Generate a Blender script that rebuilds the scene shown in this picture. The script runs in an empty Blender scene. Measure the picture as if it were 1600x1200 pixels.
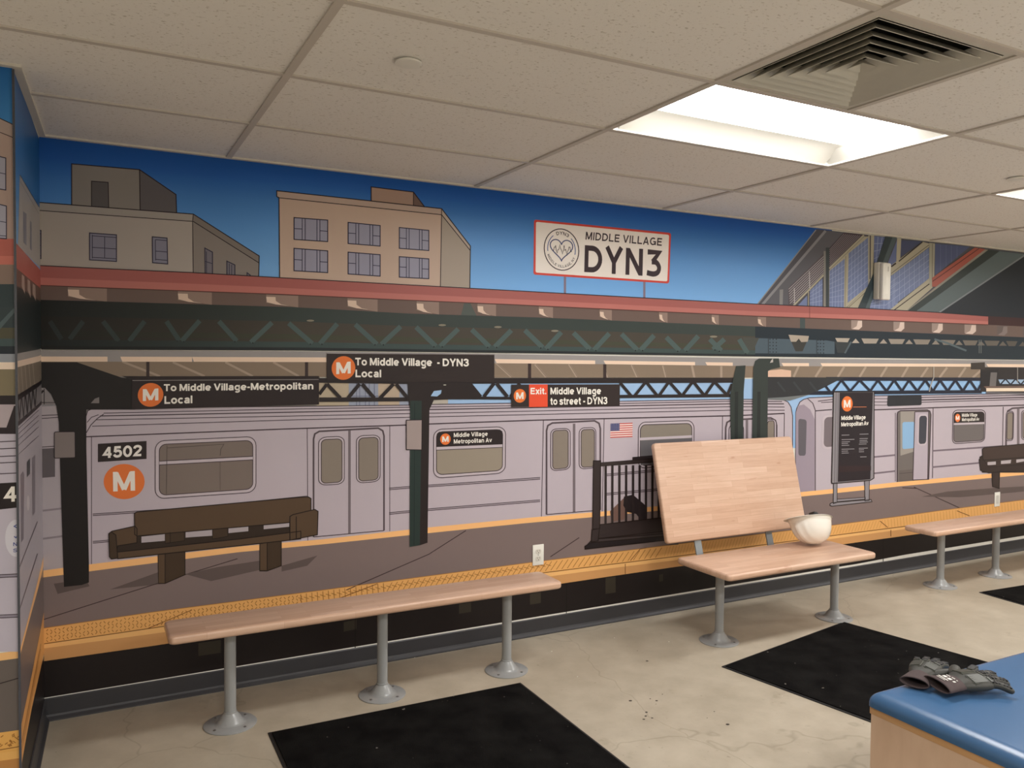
import bpy, bmesh, math, random
from mathutils import Vector, Matrix, noise
random.seed(7)
rnd = random.Random(11)
SC = bpy.context.scene
COL = SC.collection

# ------------------------------------------------------------------ camera, world, exposure
D, HC, HF = 3.8249, 0.89144, 1.52326          # wall distance, ceiling above / floor below the camera
PIT, ROL, YAW, F = -0.031381, 0.008788, 0.484563, 1257.4755
HT = HC + HF                                   # ceiling height 2.415 m
fw = Vector((math.sin(YAW)*math.cos(PIT), math.cos(YAW)*math.cos(PIT), math.sin(PIT)))
r0 = Vector((math.cos(YAW), -math.sin(YAW), 0)); u0 = r0.cross(fw)
RI = r0*math.cos(ROL) + u0*math.sin(ROL); UP = -r0*math.sin(ROL) + u0*math.cos(ROL)
CAM = Vector((0, -D, HF))
cd = bpy.data.cameras.new('camera'); cam = bpy.data.objects.new('camera', cd); COL.objects.link(cam)
M = Matrix.Identity(4)
for i in range(3):
    M[i][0] = RI[i]; M[i][1] = UP[i]; M[i][2] = -fw[i]; M[i][3] = CAM[i]
cam.matrix_world = M
cd.sensor_width = 36; cd.lens = 36*F/1600; cd.clip_start = 0.02
SC.camera = cam
w = bpy.data.worlds.new('world'); SC.world = w; w.use_nodes = True
w.node_tree.nodes['Background'].inputs[0].default_value = (0.8, 0.85, 0.9, 1)
w.node_tree.nodes['Background'].inputs[1].default_value = 0.05
SC.view_settings.view_transform = 'Standard'; SC.view_settings.look = 'None'
SC.view_settings.gamma = 1; SC.view_settings.use_curve_mapping = False
SC.view_settings.exposure = 0.62
LAMP = 18.5                                    # strength of the ceiling fixtures' lenses

# ------------------------------------------------------------------ pixel helpers (positions on real planes)
def ray(px, py):
    return RI*((px-800)/F) + UP*(-(py-600)/F) + fw
def on_y(px, py, y):
    d = ray(px, py); t = (y-CAM.y)/d.y; return CAM + d*t
def on_x(px, py, x):
    d = ray(px, py); t = (x-CAM.x)/d.x; return CAM + d*t
def on_z(px, py, z):
    d = ray(px, py); t = (z-CAM.z)/d.z; return CAM + d*t

# ------------------------------------------------------------------ object helpers
def lin(c):
    return tuple((v/255/12.92 if v/255 <= .04045 else ((v/255+.055)/1.055)**2.4) for v in c)
def link(name, me, parent=None, mats=None):
    o = bpy.data.objects.new(name, me); COL.objects.link(o)
    if parent: o.parent = parent
    if mats:
        for m in (mats if isinstance(mats, (list, tuple)) else [mats]): me.materials.append(m)
    return o
def tag(o, label=None, cat=None, group=None, kind=None):
    if label: o['label'] = label
    if cat: o['category'] = cat
    if group: o['group'] = group
    if kind: o['kind'] = kind
    return o
def empty(name, loc, rz=0):
    o = bpy.data.objects.new(name, None); COL.objects.link(o); o.location = loc
    o.rotation_euler = (0, 0, rz); o.empty_display_size = .1
    return o
def bm_obj(name, bm, mat, parent=None, smooth=False, loc=None):
    me = bpy.data.meshes.new(name); bm.to_mesh(me); bm.free()
    if smooth:
        for p in me.polygons: p.use_smooth = True
        if smooth != 'all':
            me.set_sharp_from_angle(angle=math.radians(smooth if smooth is not True else 35))
    o = link(name, me, parent, mat)
    if loc: o.location = loc
    return o
def box_into(bm, x0, x1, y0, y1, z0, z1, bev=0, seg=2, mat=None):
    r = bmesh.ops.create_cube(bm, size=1)
    vs = r['verts']
    bmesh.ops.scale(bm, vec=(x1-x0, y1-y0, z1-z0), verts=vs)
    bmesh.ops.translate(bm, vec=((x0+x1)/2, (y0+y1)/2, (z0+z1)/2), verts=vs)
    if bev:
        es = {e for v in vs for e in v.link_edges}
        r = bmesh.ops.bevel(bm, geom=list(es), offset=bev, segments=seg, affect='EDGES', profile=.5)
def box(name, x0, x1, y0, y1, z0, z1, mat, parent=None, bev=0, seg=2, loc=None):
    bm = bmesh.new(); box_into(bm, x0, x1, y0, y1, z0, z1, bev, seg)
    return bm_obj(name, bm, mat, parent, smooth=bool(bev), loc=loc)
def lathe_into(bm, prof, n=32, cx=0, cy=0):
    rings = []
    for r, z in prof:
        if r < 1e-6: rings.append([bm.verts.new((cx, cy, z))])
        else: rings.append([bm.verts.new((cx+r*math.cos(2*math.pi*k/n), cy+r*math.sin(2*math.pi*k/n), z)) for k in range(n)])
    for a, b in zip(rings, rings[1:]):
        for k in range(n):
            k2 = (k+1) % n
            if len(a) == 1 and len(b) == 1: continue
            if len(a) == 1: bm.faces.new((a[0], b[k2], b[k]))
            elif len(b) == 1: bm.faces.new((a[k], a[k2], b[0]))
            else: bm.faces.new((a[k], a[k2], b[k2], b[k]))
    bmesh.ops.recalc_face_normals(bm, faces=bm.faces[:])

# ------------------------------------------------------------------ materials
def newmat(name):
    m = bpy.data.materials.new(name); m.use_nodes = True
    return m, m.node_tree, m.node_tree.nodes['Principled BSDF']
def node(nt, t, **k):
    n = nt.nodes.new(t)
    for a, b in k.items(): setattr(n, a, b)
    return n
def simple(name, c, rough=.5, metal=0, spec=.5, var=.05, vscale=20, bump=0, bscale=200, coat=0):
    m, nt, b = newmat(name)
    c = lin(c)
    tc = node(nt, 'ShaderNodeTexCoord')
    nz = node(nt, 'ShaderNodeTexNoise'); nz.inputs['Scale'].default_value = vscale; nz.inputs['Detail'].default_value = 4
    nt.links.new(tc.outputs['Object'], nz.inputs['Vector'])
    mx = node(nt, 'ShaderNodeMix', data_type='RGBA')
    mx.inputs[6].default_value = tuple(v*(1-var) for v in c)+(1,)
    mx.inputs[7].default_value = tuple(min(1, v*(1+var)) for v in c)+(1,)
    nt.links.new(nz.outputs['Fac'], mx.inputs[0]); nt.links.new(mx.outputs[2], b.inputs['Base Color'])
    b.inputs['Roughness'].default_value = rough; b.inputs['Metallic'].default_value = metal
    b.inputs['Specular IOR Level'].default_value = spec; b.inputs['Coat Weight'].default_value = coat
    if bump:
        n2 = node(nt, 'ShaderNodeTexNoise'); n2.inputs['Scale'].default_value = bscale
        nt.links.new(tc.outputs['Object'], n2.inputs['Vector'])
        bp = node(nt, 'ShaderNodeBump'); bp.inputs['Strength'].default_value = bump; bp.inputs['Distance'].default_value = .002
        nt.links.new(n2.outputs['Fac'], bp.inputs['Height']); nt.links.new(bp.outputs['Normal'], b.inputs['Normal'])
    return m

def mat_print():
    m, nt, b = newmat('vinyl_print')
    a = node(nt, 'ShaderNodeAttribute', attribute_name='ink')
    tc = node(nt, 'ShaderNodeTexCoord')
    nz = node(nt, 'ShaderNodeTexNoise'); nz.inputs['Scale'].default_value = 1.3; nz.inputs['Detail'].default_value = 3
    nt.links.new(tc.outputs['Object'], nz.inputs['Vector'])
    mr = node(nt, 'ShaderNodeMapRange'); mr.inputs[3].default_value = .96; mr.inputs[4].default_value = 1.04
    nt.links.new(nz.outputs['Fac'], mr.inputs[0])
    vm = node(nt, 'ShaderNodeVectorMath', operation='SCALE')
    nt.links.new(a.outputs['Color'], vm.inputs[0]); nt.links.new(mr.outputs[0], vm.inputs['Scale'])
    nt.links.new(vm.outputs[0], b.inputs['Base Color'])
    b.inputs['Roughness'].default_value = .40; b.inputs['Specular IOR Level'].default_value = .28
    return m
PRINT = mat_print()

def mat_floor():
    m, nt, b = newmat('sealed_concrete')
    tc = node(nt, 'ShaderNodeTexCoord')
    def nz(s, d=5, r=.6):
        n = node(nt, 'ShaderNodeTexNoise'); n.inputs['Scale'].default_value = s; n.inputs['Detail'].default_value = d
        n.inputs['Roughness'].default_value = r; nt.links.new(tc.outputs['Object'], n.inputs['Vector']); return n
    big, mid, fine = nz(.9), nz(6, 6), nz(60, 4)
    cr = node(nt, 'ShaderNodeValToRGB'); e = cr.color_ramp.elements
    e[0].position = .3; e[0].color = lin((158, 148, 130))+(1,); e[1].position = .72; e[1].color = lin((194, 184, 166))+(1,)
    ad = node(nt, 'ShaderNodeMath', operation='ADD'); sc = node(nt, 'ShaderNodeMath', operation='MULTIPLY'); sc.inputs[1].default_value = .5
    nt.links.new(big.outputs['Fac'], ad.inputs[0]); nt.links.new(mid.outputs['Fac'], ad.inputs[1])
    nt.links.new(ad.outputs[0], sc.inputs[0]); nt.links.new(sc.outputs[0], cr.inputs[0])
    # scuffs
    st = node(nt, 'ShaderNodeValToRGB'); e = st.color_ramp.elements
    e[0].position = .62; e[0].color = (1, 1, 1, 1); e[1].position = .72; e[1].color = (.72, .7, .66, 1)
    sn = nz(3.1, 8, .7); nt.links.new(sn.outputs['Fac'], st.inputs[0])
    mm = node(nt, 'ShaderNodeMix', data_type='RGBA', blend_type='MULTIPLY'); mm.inputs[0].default_value = .8
    nt.links.new(cr.outputs[0], mm.inputs[6]); nt.links.new(st.outputs[0], mm.inputs[7])
    # specks of dirt
    sp = nz(45, 2, .5); sr = node(nt, 'ShaderNodeValToRGB'); e = sr.color_ramp.elements
    e[0].position = .70; e[0].color = (1, 1, 1, 1); e[1].position = .78; e[1].color = (.6, .57, .52, 1)
    nt.links.new(sp.outputs['Fac'], sr.inputs[0])
    m2 = node(nt, 'ShaderNodeMix', data_type='RGBA', blend_type='MULTIPLY'); m2.inputs[0].default_value = .8
    nt.links.new(mm.outputs[2], m2.inputs[6]); nt.links.new(sr.outputs[0], m2.inputs[7])
    # hairline cracks
    dn = nz(2.2, 3); vs = node(nt, 'ShaderNodeVectorMath', operation='SCALE'); vs.inputs['Scale'].default_value = .35
    va = node(nt, 'ShaderNodeVectorMath', operation='ADD')
    nt.links.new(dn.outputs['Color'], vs.inputs[0]); nt.links.new(vs.outputs[0], va.inputs[0]); nt.links.new(tc.outputs['Object'], va.inputs[1])
    vo = node(nt, 'ShaderNodeTexVoronoi', feature='DISTANCE_TO_EDGE'); vo.inputs['Scale'].default_value = .7
    nt.links.new(va.outputs[0], vo.inputs['Vector'])
    vr = node(nt, 'ShaderNodeValToRGB'); e = vr.color_ramp.elements
    e[0].position = .0; e[0].color = (.62, .6, .56, 1); e[1].position = .0035; e[1].color = (1, 1, 1, 1)
    nt.links.new(vo.outputs['Distance'], vr.inputs[0])
    m3 = node(nt, 'ShaderNodeMix', data_type='RGBA', blend_type='MULTIPLY'); m3.inputs[0].default_value = .5
    nt.links.new(m2.outputs[2], m3.inputs[6]); nt.links.new(vr.outputs[0], m3.inputs[7])
    nt.links.new(m3.outputs[2], b.inputs['Base Color'])
    rr = node(nt, 'ShaderNodeMapRange'); rr.inputs[3].default_value = .34; rr.inputs[4].default_value = .55
    nt.links.new(mid.outputs['Fac'], rr.inputs[0]); nt.links.new(rr.outputs[0], b.inputs['Roughness'])
    bp = node(nt, 'ShaderNodeBump'); bp.inputs['Strength'].default_value = .12; bp.inputs['Distance'].default_value = .003
    nt.links.new(fine.outputs['Fac'], bp.inputs['Height']); nt.links.new(bp.outputs['Normal'], b.inputs['Normal'])
    return m

def mat_tile():
    m, nt, b = newmat('mineral_fibre_tile')
    g = node(nt, 'ShaderNodeNewGeometry')
    n1 = node(nt, 'ShaderNodeTexNoise'); n1.inputs['Scale'].default_value = 75; n1.inputs['Detail'].default_value = 3; n1.inputs['Roughness'].default_value = .6
    mp = node(nt, 'ShaderNodeMapping'); mp.inputs['Scale'].default_value = (1, 1.6, 1); mp.inputs['Rotation'].default_value = (0, 0, .6)
    nt.links.new(g.outputs['Position'], mp.inputs['Vector']); nt.links.new(mp.outputs[0], n1.inputs['Vector'])
    r = node(nt, 'ShaderNodeValToRGB'); e = r.color_ramp.elements
    e[0].position = .60; e[0].color = lin((238, 234, 228))+(1,); e[1].position = .68; e[1].color = lin((200, 193, 182))+(1,)
    nt.links.new(n1.outputs['Fac'], r.inputs[0]); nt.links.new(r.outputs[0], b.inputs['Base Color'])
    n2 = node(nt, 'ShaderNodeTexNoise'); n2.inputs['Scale'].default_value = 260; nt.links.new(g.outputs['Position'], n2.inputs['Vector'])
    mx = node(nt, 'ShaderNodeMath', operation='SUBTRACT'); nt.links.new(n2.outputs['Fac'], mx.inputs[0]); nt.links.new(n1.outputs['Fac'], mx.inputs[1])
    bp = node(nt, 'ShaderNodeBump'); bp.inputs['Strength'].default_value = .25; bp.inputs['Distance'].default_value = .002
    nt.links.new(mx.outputs[0], bp.inputs['Height']); nt.links.new(bp.outputs['Normal'], b.inputs['Normal'])
    b.inputs['Roughness'].default_value = .9; b.inputs['Specular IOR Level'].default_value = .2
    return m

def mat_butcher():
    m, nt, b = newmat('butcher_block_maple')
    tc = node(nt, 'ShaderNodeTexCoord')
    oi = node(nt, 'ShaderNodeObjectInfo')
    of = node(nt, 'ShaderNodeVectorMath', operation='ADD')
    cx = node(nt, 'ShaderNodeCombineXYZ'); ml = node(nt, 'ShaderNodeMath', operation='MULTIPLY'); ml.inputs[1].default_value = 3
    nt.links.new(oi.outputs['Random'], ml.inputs[0]); nt.links.new(ml.outputs[0], cx.inputs[0])
    nt.links.new(tc.outputs['Object'], of.inputs[0]); nt.links.new(cx.outputs[0], of.inputs[1])
    br = node(nt, 'ShaderNodeTexBrick'); br.offset = .37; br.inputs['Scale'].default_value = 1
    br.inputs['Brick Width'].default_value = .30; br.inputs['Row Height'].default_value = .036
    br.inputs['Mortar Size'].default_value = .0006; br.inputs['Bias'].default_value = 0
    br.inputs['Color1'].default_value = lin((218, 184, 160))+(1,); br.inputs['Color2'].default_value = lin((204, 166, 140))+(1,)
    br.inputs['Mortar'].default_value = lin((192, 154, 128))+(1,)
    nt.links.new(of.outputs[0], br.inputs['Vector'])
    mp = node(nt, 'ShaderNodeMapping'); mp.inputs['Scale'].default_value = (3, 45, 45)
    nt.links.new(of.outputs[0], mp.inputs['Vector'])
    gn = node(nt, 'ShaderNodeTexNoise'); gn.inputs['Scale'].default_value = 1.6; gn.inputs['Detail'].default_value = 7; gn.inputs['Roughness'].default_value = .65
    nt.links.new(mp.outputs[0], gn.inputs['Vector'])
    r = node(nt, 'ShaderNodeValToRGB'); e = r.color_ramp.elements
    e[0].position = .3; e[0].color = (.86, .82, .78, 1); e[1].position = .62; e[1].color = (1.0, 1.0, 1.0, 1)
    nt.links.new(gn.outputs['Fac'], r.inputs[0])
    mm = node(nt, 'ShaderNodeMix', data_type='RGBA', blend_type='MULTIPLY'); mm.inputs[0].default_value = .8
    nt.links.new(br.outputs['Color'], mm.inputs[6]); nt.links.new(r.outputs[0], mm.inputs[7])
    # mineral streaks and small knots
    mp2 = node(nt, 'ShaderNodeMapping'); mp2.inputs['Scale'].default_value = (4, 22, 22); nt.links.new(of.outputs[0], mp2.inputs['Vector'])
    kn = node(nt, 'ShaderNodeTexNoise'); kn.inputs['Scale'].default_value = 1.7; kn.inputs['Detail'].default_value = 2
    nt.links.new(mp2.outputs[0], kn.inputs['Vector'])
    r2 = node(nt, 'ShaderNodeValToRGB'); e = r2.color_ramp.elements
    e[0].position = .70; e[0].color = (1, 1, 1, 1); e[1].position = .80; e[1].color = (.72, .56, .45, 1)
    nt.links.new(kn.outputs['Fac'], r2.inputs[0])
    m2 = node(nt, 'ShaderNodeMix', data_type='RGBA', blend_type='MULTIPLY'); m2.inputs[0].default_value = .9
    nt.links.new(mm.outputs[2], m2.inputs[6]); nt.links.new(r2.outputs[0], m2.inputs[7])
    nt.links.new(m2.outputs[2], b.inputs['Base Color'])
    b.inputs['Roughness'].default_value = .34; b.inputs['Coat Weight'].default_value = .25; b.inputs['Coat Roughness'].default_value = .25
    return m

def mat_mat():
    m, nt, b = newmat('black_carpet_pile')
    tc = node(nt, 'ShaderNodeTexCoord')
    a = node(nt, 'ShaderNodeTexNoise'); a.inputs['Scale'].default_value = 7; a.inputs['Detail'].default_value = 6; nt.links.new(tc.outputs['Object'], a.inputs['Vector'])
    r = node(nt, 'ShaderNodeValToRGB'); e = r.color_ramp.elements
    e[0].position = .35; e[0].color = lin((17, 16, 16))+(1,); e[1].position = .75; e[1].color = lin((33, 32, 31))+(1,)
    nt.links.new(a.outputs['Fac'], r.inputs[0])
    l = node(nt, 'ShaderNodeTexNoise'); l.inputs['Scale'].default_value = 38; l.inputs['Detail'].default_value = 1; nt.links.new(tc.outputs['Object'], l.inputs['Vector'])
    r2 = node(nt, 'ShaderNodeValToRGB'); e = r2.color_ramp.elements
    e[0].position = .775; e[0].color = (0, 0, 0, 1); e[1].position = .80; e[1].color = (1, 1, 1, 1); nt.links.new(l.outputs['Fac'], r2.inputs[0])
    mx = node(nt, 'ShaderNodeMix', data_type='RGBA'); mx.inputs[7].default_value = lin((120, 115, 108))+(1,)
    nt.links.new(r2.outputs[0], mx.inputs[0]); nt.links.new(r.outputs[0], mx.inputs[6]); nt.links.new(mx.outputs[2], b.inputs['Base Color'])
    f = node(nt, 'ShaderNodeTexNoise'); f.inputs['Scale'].default_value = 450; nt.links.new(tc.outputs['Object'], f.inputs['Vector'])
    bp = node(nt, 'ShaderNodeBump'); bp.inputs['Strength'].default_value = .8; bp.inputs['Distance'].default_value = .004
    nt.links.new(f.outputs['Fac'], bp.inputs['Height']); nt.links.new(bp.outputs['Normal'], b.inputs['Normal'])
    b.inputs['Roughness'].default_value = 1; b.inputs['Specular IOR Level'].default_value = .05
    return m
def mat_laminate():
    m, nt, b = newmat('maple_laminate')
    tc = node(nt, 'ShaderNodeTexCoord'); mp = node(nt, 'ShaderNodeMapping'); mp.inputs['Scale'].default_value = (14, 5, 1.6)
    nt.links.new(tc.outputs['Object'], mp.inputs['Vector'])
    n = node(nt, 'ShaderNodeTexNoise'); n.inputs['Scale'].default_value = 4; n.inputs['Detail'].default_value = 8; nt.links.new(mp.outputs[0], n.inputs['Vector'])
    r = node(nt, 'ShaderNodeValToRGB'); e = r.color_ramp.elements
    e[0].position = .25; e[0].color = lin((212, 180, 152))+(1,); e[1].position = .8; e[1].color = lin((226, 196, 170))+(1,)
    nt.links.new(n.outputs['Fac'], r.inputs[0]); nt.links.new(r.outputs[0], b.inputs['Base Color'])
    b.inputs['Roughness'].default_value = .45
    return m
def mat_emit(name, c, s):
    m, nt, b = newmat(name)
    b.inputs['Base Color'].default_value = (.9, .9, .9, 1)
    b.inputs['Emission Color'].default_value = c; b.inputs['Emission Strength'].default_value = s
    return m

WHITEWALL = simple('white_wall_paint', (226, 224, 216), .7, var=.03)
FLOORM = mat_floor(); TILE = mat_tile(); WOOD = mat_butcher(); CARPET = mat_mat(); LAM = mat_laminate()
GRID = simple('painted_ceiling_grid', (200, 192, 182), .55, var=.02)
TRIMM = simple('painted_wall_angle', (214, 208, 196), .55, var=.02)
BASEM = simple('charcoal_vinyl_base', (48, 48, 52), .45, var=.08, vscale=8)
GREY = simple('grey_powder_coated_steel', (150, 152, 152), .28, spec=.6, var=.03, bump=.05)
STEEL = simple('galvanised_bracket', (140, 146, 150), .4, metal=.5, var=.08)
SCREW = simple('screw_steel', (150, 150, 150), .3, metal=.9)
RUBBER = simple('black_rubber_border', (24, 23, 23), .7, var=.1)
WHITEP = simple('white_plastic', (232, 230, 222), .35, var=.02)
DARKP = simple('dark_slot_plastic', (40, 38, 36), .5)
VENTM = simple('white_enamel_vane', (196, 192, 180), .4, var=.05)
DUCT = simple('dusty_dark_duct', (92, 92, 86), .8, var=.4, vscale=9)
BLUEV = simple('blue_vinyl_upholstery', (66, 102, 142), .27, var=.06, vscale=5, bump=.1, bscale=500, spec=.6)
HATM = simple('white_hard_hat_shell', (236, 233, 224), .25, var=.02, coat=.3)
BLACKP = simple('black_plastic', (22, 21, 22), .45)
GLOVEM = simple('olive_black_rubber', (52, 52, 47), .5, var=.15, vscale=60, bump=.3, bscale=300)
KNIT = simple('brown_grey_knit', (74, 62, 62), .9, var=.15, vscale=120, bump=.5, bscale=600)
LENS = mat_emit('led_lens', (1.0, .975, .955, 1), LAMP)

# ------------------------------------------------------------------ room shell
X0, X1, YB = -2.6, 8.6, -7.4
PX, PY = -.172, -.868
PXO = -.2012                                   # the pier's side runs slightly off square: x at its outer edge                          # the pier that juts out at the left: its side and its face
def struct(o, kind='structure', label=None):
    o['kind'] = kind
    if label: o['label'] = label
    return o
floor = struct(box('floor', X0, X1, YB, 0, -.1, 0, FLOORM), label='sealed beige concrete floor with scuffs and stains')
wall_back = struct(box('wall_back', PX, X1, 0, .12, 0, HT+.25, WHITEWALL), label='long wall covered by a printed mural of an elevated train station')
bm = bmesh.new()
lo = [(X0, PY), (PXO, PY), (PX, 0), (PX, .12), (X0, .12)]
va = [bm.verts.new((x, y, 0)) for x, y in lo]; vb = [bm.verts.new((x, y, HT+.25)) for x, y in lo]
for k in range(5): bm.faces.new((va[k], va[(k+1) % 5], vb[(k+1) % 5], vb[k]))
bm.faces.new(vb); bm.faces.new(va[::-1]); bmesh.ops.recalc_face_normals(bm, faces=bm.faces[:])
wall_left = struct(bm_obj('wall_left', bm, WHITEWALL), label='projecting wall at the left edge wrapped in the train station mural')
struct(box('wall_right', X1, X1+.12, YB, .12, 0, HT+.25, WHITEWALL))
struct(box('wall_front', X0-.12, X1+.12, YB-.12, YB, 0, HT+.25, WHITEWALL))
struct(box('wall_far_left', X0-.12, X0, YB, .12, 0, HT+.25, WHITEWALL))
ceiling = struct(box('ceiling', X0, X1, YB, .12, HT+.25, HT+.3, DUCT), label='suspended ceiling of speckled off-white tiles in a metal grid')
A0, G = -.60066, .6096
GX0 = .5622
# occupied cells: (i, j) where i is the 4 ft column, j the 2 ft row from the wall
LIGHTS = [(1, 2), (3, 2), (5, 2), (-1, 6), (1, 6), (3, 6), (5, 6), (-1, 10), (1, 10), (3, 10), (5, 10)]  # the two rows behind the camera are unseen, added for more bounce light
VENT = (1, 3)
tm = {}
def tile(xa, xb, ya, yb):
    k = (round(xb-xa, 3), round(yb-ya, 3))
    if k not in tm:
        b2 = bmesh.new(); box_into(b2, -k[0]/2+.004, k[0]/2-.004, -k[1]/2+.004, k[1]/2-.004, 0, .016)
        me = bpy.data.meshes.new('ceiling_tile'); b2.to_mesh(me); b2.free(); me.materials.append(TILE); tm[k] = me
    o = bpy.data.objects.new('ceiling_tile', tm[k]); COL.objects.link(o); o.parent = ceiling
    o.location = ((xa+xb)/2, (ya+yb)/2, HT+.002)
xs = [GX0 + 2*G*i for i in range(-3, 7)]
ys = [0.0] + [A0 - G*j for j in range(0, 12)]
ys = [y for y in ys if y > YB] + [YB]
for ii, i in enumerate(range(-3, 7)):
    xa, xb = max(X0, GX0+2*G*i), min(X1, GX0+2*G*(i+1))
    if xb-xa < .05: continue
    for j in range(len(ys)-1):
        ya, yb = ys[j+1], ys[j]
        if (i, j) in LIGHTS: continue
        if (i, j) == VENT:
            tile(xa+G, xb, ya, yb); continue
        if yb > PY+.01 and xa < PX:            # cells cut by the pier
            if xb <= PX: continue
            tile(xa if ya < PY else PX-.05, xb, ya, yb)
            continue
        tile(xa, xb, ya, yb)
def bar(xa, xb, ya, yb, dz=0):
    box('grid_bar', xa, xb, ya, yb, HT-.004-dz, HT+.02, GRID, ceiling)
for y in ys[1:-1]:
    bar(X0 if y < PY else PX, X1, y-.011, y+.011)
for x in xs:
    if X0+.05 < x < X1-.05: bar(x-.012, x+.012, YB, 0 if x > PX else PY, .0007)
bar(GX0+3*G-.011, GX0+3*G+.011, A0-3*G, A0-2*G, .0003)
# wall angles
struct(box('trim_1', PX, X1, -.024, 0, HT-.006, HT+.02, TRIMM), label='painted metal angle along the top of the mural wall')
bm = bmesh.new()
lo = [(PXO-.001, PY-.024), (PXO+.024, PY-.024), (PX+.024, -.02), (PX-.001, -.02)]
va = [bm.verts.new((x, y, HT-.0065)) for x, y in lo]; vb = [bm.verts.new((x, y, HT+.02)) for x, y in lo]
for k in range(4): bm.faces.new((va[k], va[(k+1) % 4], vb[(k+1) % 4], vb[k]))
bm.faces.new(va[::-1]); bm.faces.new(vb); bmesh.ops.recalc_face_normals(bm, faces=bm.faces[:])
struct(bm_obj('trim_2', bm, TRIMM))
struct(box('trim_3', X0, PXO, PY-.024, PY, HT-.006, HT+.02, TRIMM))
# cove bases
def cove(name, p0, p1, nrm, h=.093):
    prof = [(0, 0), (.020, 0), (.019, .006), (.009, .016), (.006, .024), (.006, h-.004), (.003, h), (0, h)]
    bm = bmesh.new(); rows = []
    for p in (p0, p1):
        rows.append([bm.verts.new((p[0]+nrm[0]*a, p[1]+nrm[1]*a, b)) for a, b in prof])
    n = len(prof)
    for k in range(n):
        bm.faces.new((rows[0][k], rows[1][k], rows[1][(k+1) % n], rows[0][(k+1) % n]))
    bm.faces.new(rows[0]); bm.faces.new(rows[1][::-1]); bmesh.ops.recalc_face_normals(bm, faces=bm.faces[:])
    return struct(bm_obj(name, bm, BASEM), label='charcoal vinyl cove base along the bottom of the wall')
cove('baseboard_back', (PX, 0), (X1, 0), (0, -1))
cove('baseboard_left', (PXO, PY-.02), (PX, 0), (1, 0), .093)
cove('baseboard_pier', (X0, PY), (PXO+.006, PY), (0, -1), .093)

# ------------------------------------------------------------------ printed mural: flat ink shapes on the walls
class Sheet:
    """collects flat printed shapes (given as points on the wall seen from the room) into meshes of one part each"""
    def __init__(s, wall, surf, K=1.0): s.wall, s.surf, s.K = wall, surf, K; s.parts = {}; s.cur = None
    def part(s, name, label=None, parent=None):
        s.cur = [[], [], [], name, label, parent]; s.parts[len(s.parts)] = s.cur; return s.cur
    def poly(s, pts, c, L):
        V, Fc, Ck = s.cur[:3]; n = len(V)
        L = L+.06*(len(Fc) % 15)                 # keeps overlapping inks of one layer from lying in one plane
        V += [s.surf(p[0], p[1], L) for p in pts]; Fc.append(tuple(range(n, n+len(pts))))
        if isinstance(c[0], (tuple, list)): Ck.append([lin(q) for q in c])
        else: Ck.append([lin(c)]*len(pts))
    def ribbon(s, pts, wd, c, L, closed=False):
        for q in ribbon2(pts, wd, closed): s.poly(q, c, L)
    def flush(s):
        out = {}
        for V, Fc, Ck, name, label, parent in s.parts.values():
            if not Fc: continue
            me = bpy.data.meshes.new(name)
            me.from_pydata([tuple(v) for v in V], [], Fc)
            at = me.color_attributes.new('ink', 'FLOAT_COLOR', 'CORNER')
            flat = []
            for cs in Ck:
                for q in cs: flat += [max(.002, v*s.K-.005) for v in q]+[1]
            at.data.foreach_set('color', flat)
            o = link(name, me, out.get(parent) if parent else s.wall, PRINT)
            if label: o['label'] = label
            out.setdefault(name, o)
            if parent is None: out[name] = o
def ribbon2(pts, wd, closed=False):
    P = [Vector((p[0], p[1])) for p in pts]
    if closed: P = P + [P[0]]
    n = len(P); nr = []
    for i in range(n-1):
        d = P[i+1]-P[i]; L_ = d.length or 1e-6; nr.append(Vector((-d.y, d.x))/L_)
    off = []
    for i in range(n):
        if closed and i in (0, n-1): a, b = nr[-1], nr[0]
        else: a, b = nr[max(0, i-1)], nr[min(i, n-2)]
        m_ = a+b
        if m_.length < .3: off.append((b*wd/2)); continue
        m_.normalize(); k = max(.55, m_.dot(b)); off.append(m_*(wd/2/k))
    return [[tuple(P[i]+off[i]), tuple(P[i+1]+off[i+1]), tuple(P[i+1]-off[i+1]), tuple(P[i]-off[i])] for i in range(n-1)]
def lerp(a, b, t): return (a[0]+(b[0]-a[0])*t, a[1]+(b[1]-a[1])*t)
def bil(q, u, v):     # q: top-left, top-right, bottom-right, bottom-left ; v from the top
    return lerp(lerp(q[0], q[1], u), lerp(q[3], q[2], u), v)
def rrect(q, ru, rv, n=5):
    pts = []
    for cx, cy, a0 in ((1-ru, rv, -90), (1-ru, 1-rv, 0), (ru, 1-rv, 90), (ru, rv, 180)):
        for k in range(n+1):
            a = math.radians(a0+90*k/n); pts.append(bil(q, cx+ru*math.cos(a), cy+rv*math.sin(a)))
    return pts
def ell(cx, cy, rx, ry, n=36, sh=0):
    return [(cx+rx*math.cos(2*math.pi*k/n), cy+ry*math.sin(2*math.pi*k/n)+sh*rx*math.cos(2*math.pi*k/n)) for k in range(n)]
def yline(pts, x):
    for a, b in zip(pts, pts[1:]):
        if x <= b[0] or b is pts[-1]:
            if x < pts[0][0]: a, b = pts[0], pts[1]
            return a[1]+(b[1]-a[1])*(x-a[0])/(b[0]-a[0])
EPS = .0003
back = Sheet(wall_back, lambda x, y, L: on_y(x, y, -.0003-EPS*L))
def side_surf(px, py, L):                       # the pier's slightly skewed side
    d = ray(px, py); k = (PX-PXO)/(0-PY); o = PX+.0003+EPS*L    # x = o + k*y
    t = (o+k*CAM.y-CAM.x)/(d.x-k*d.y); p = CAM+d*t
    if p.y < PY-.0005: p.x += k*(PY-.0005-p.y); p.y = PY-.0005
    if p.y > .05: p.x += k*(.05-p.y); p.y = .05
    return p
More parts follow.
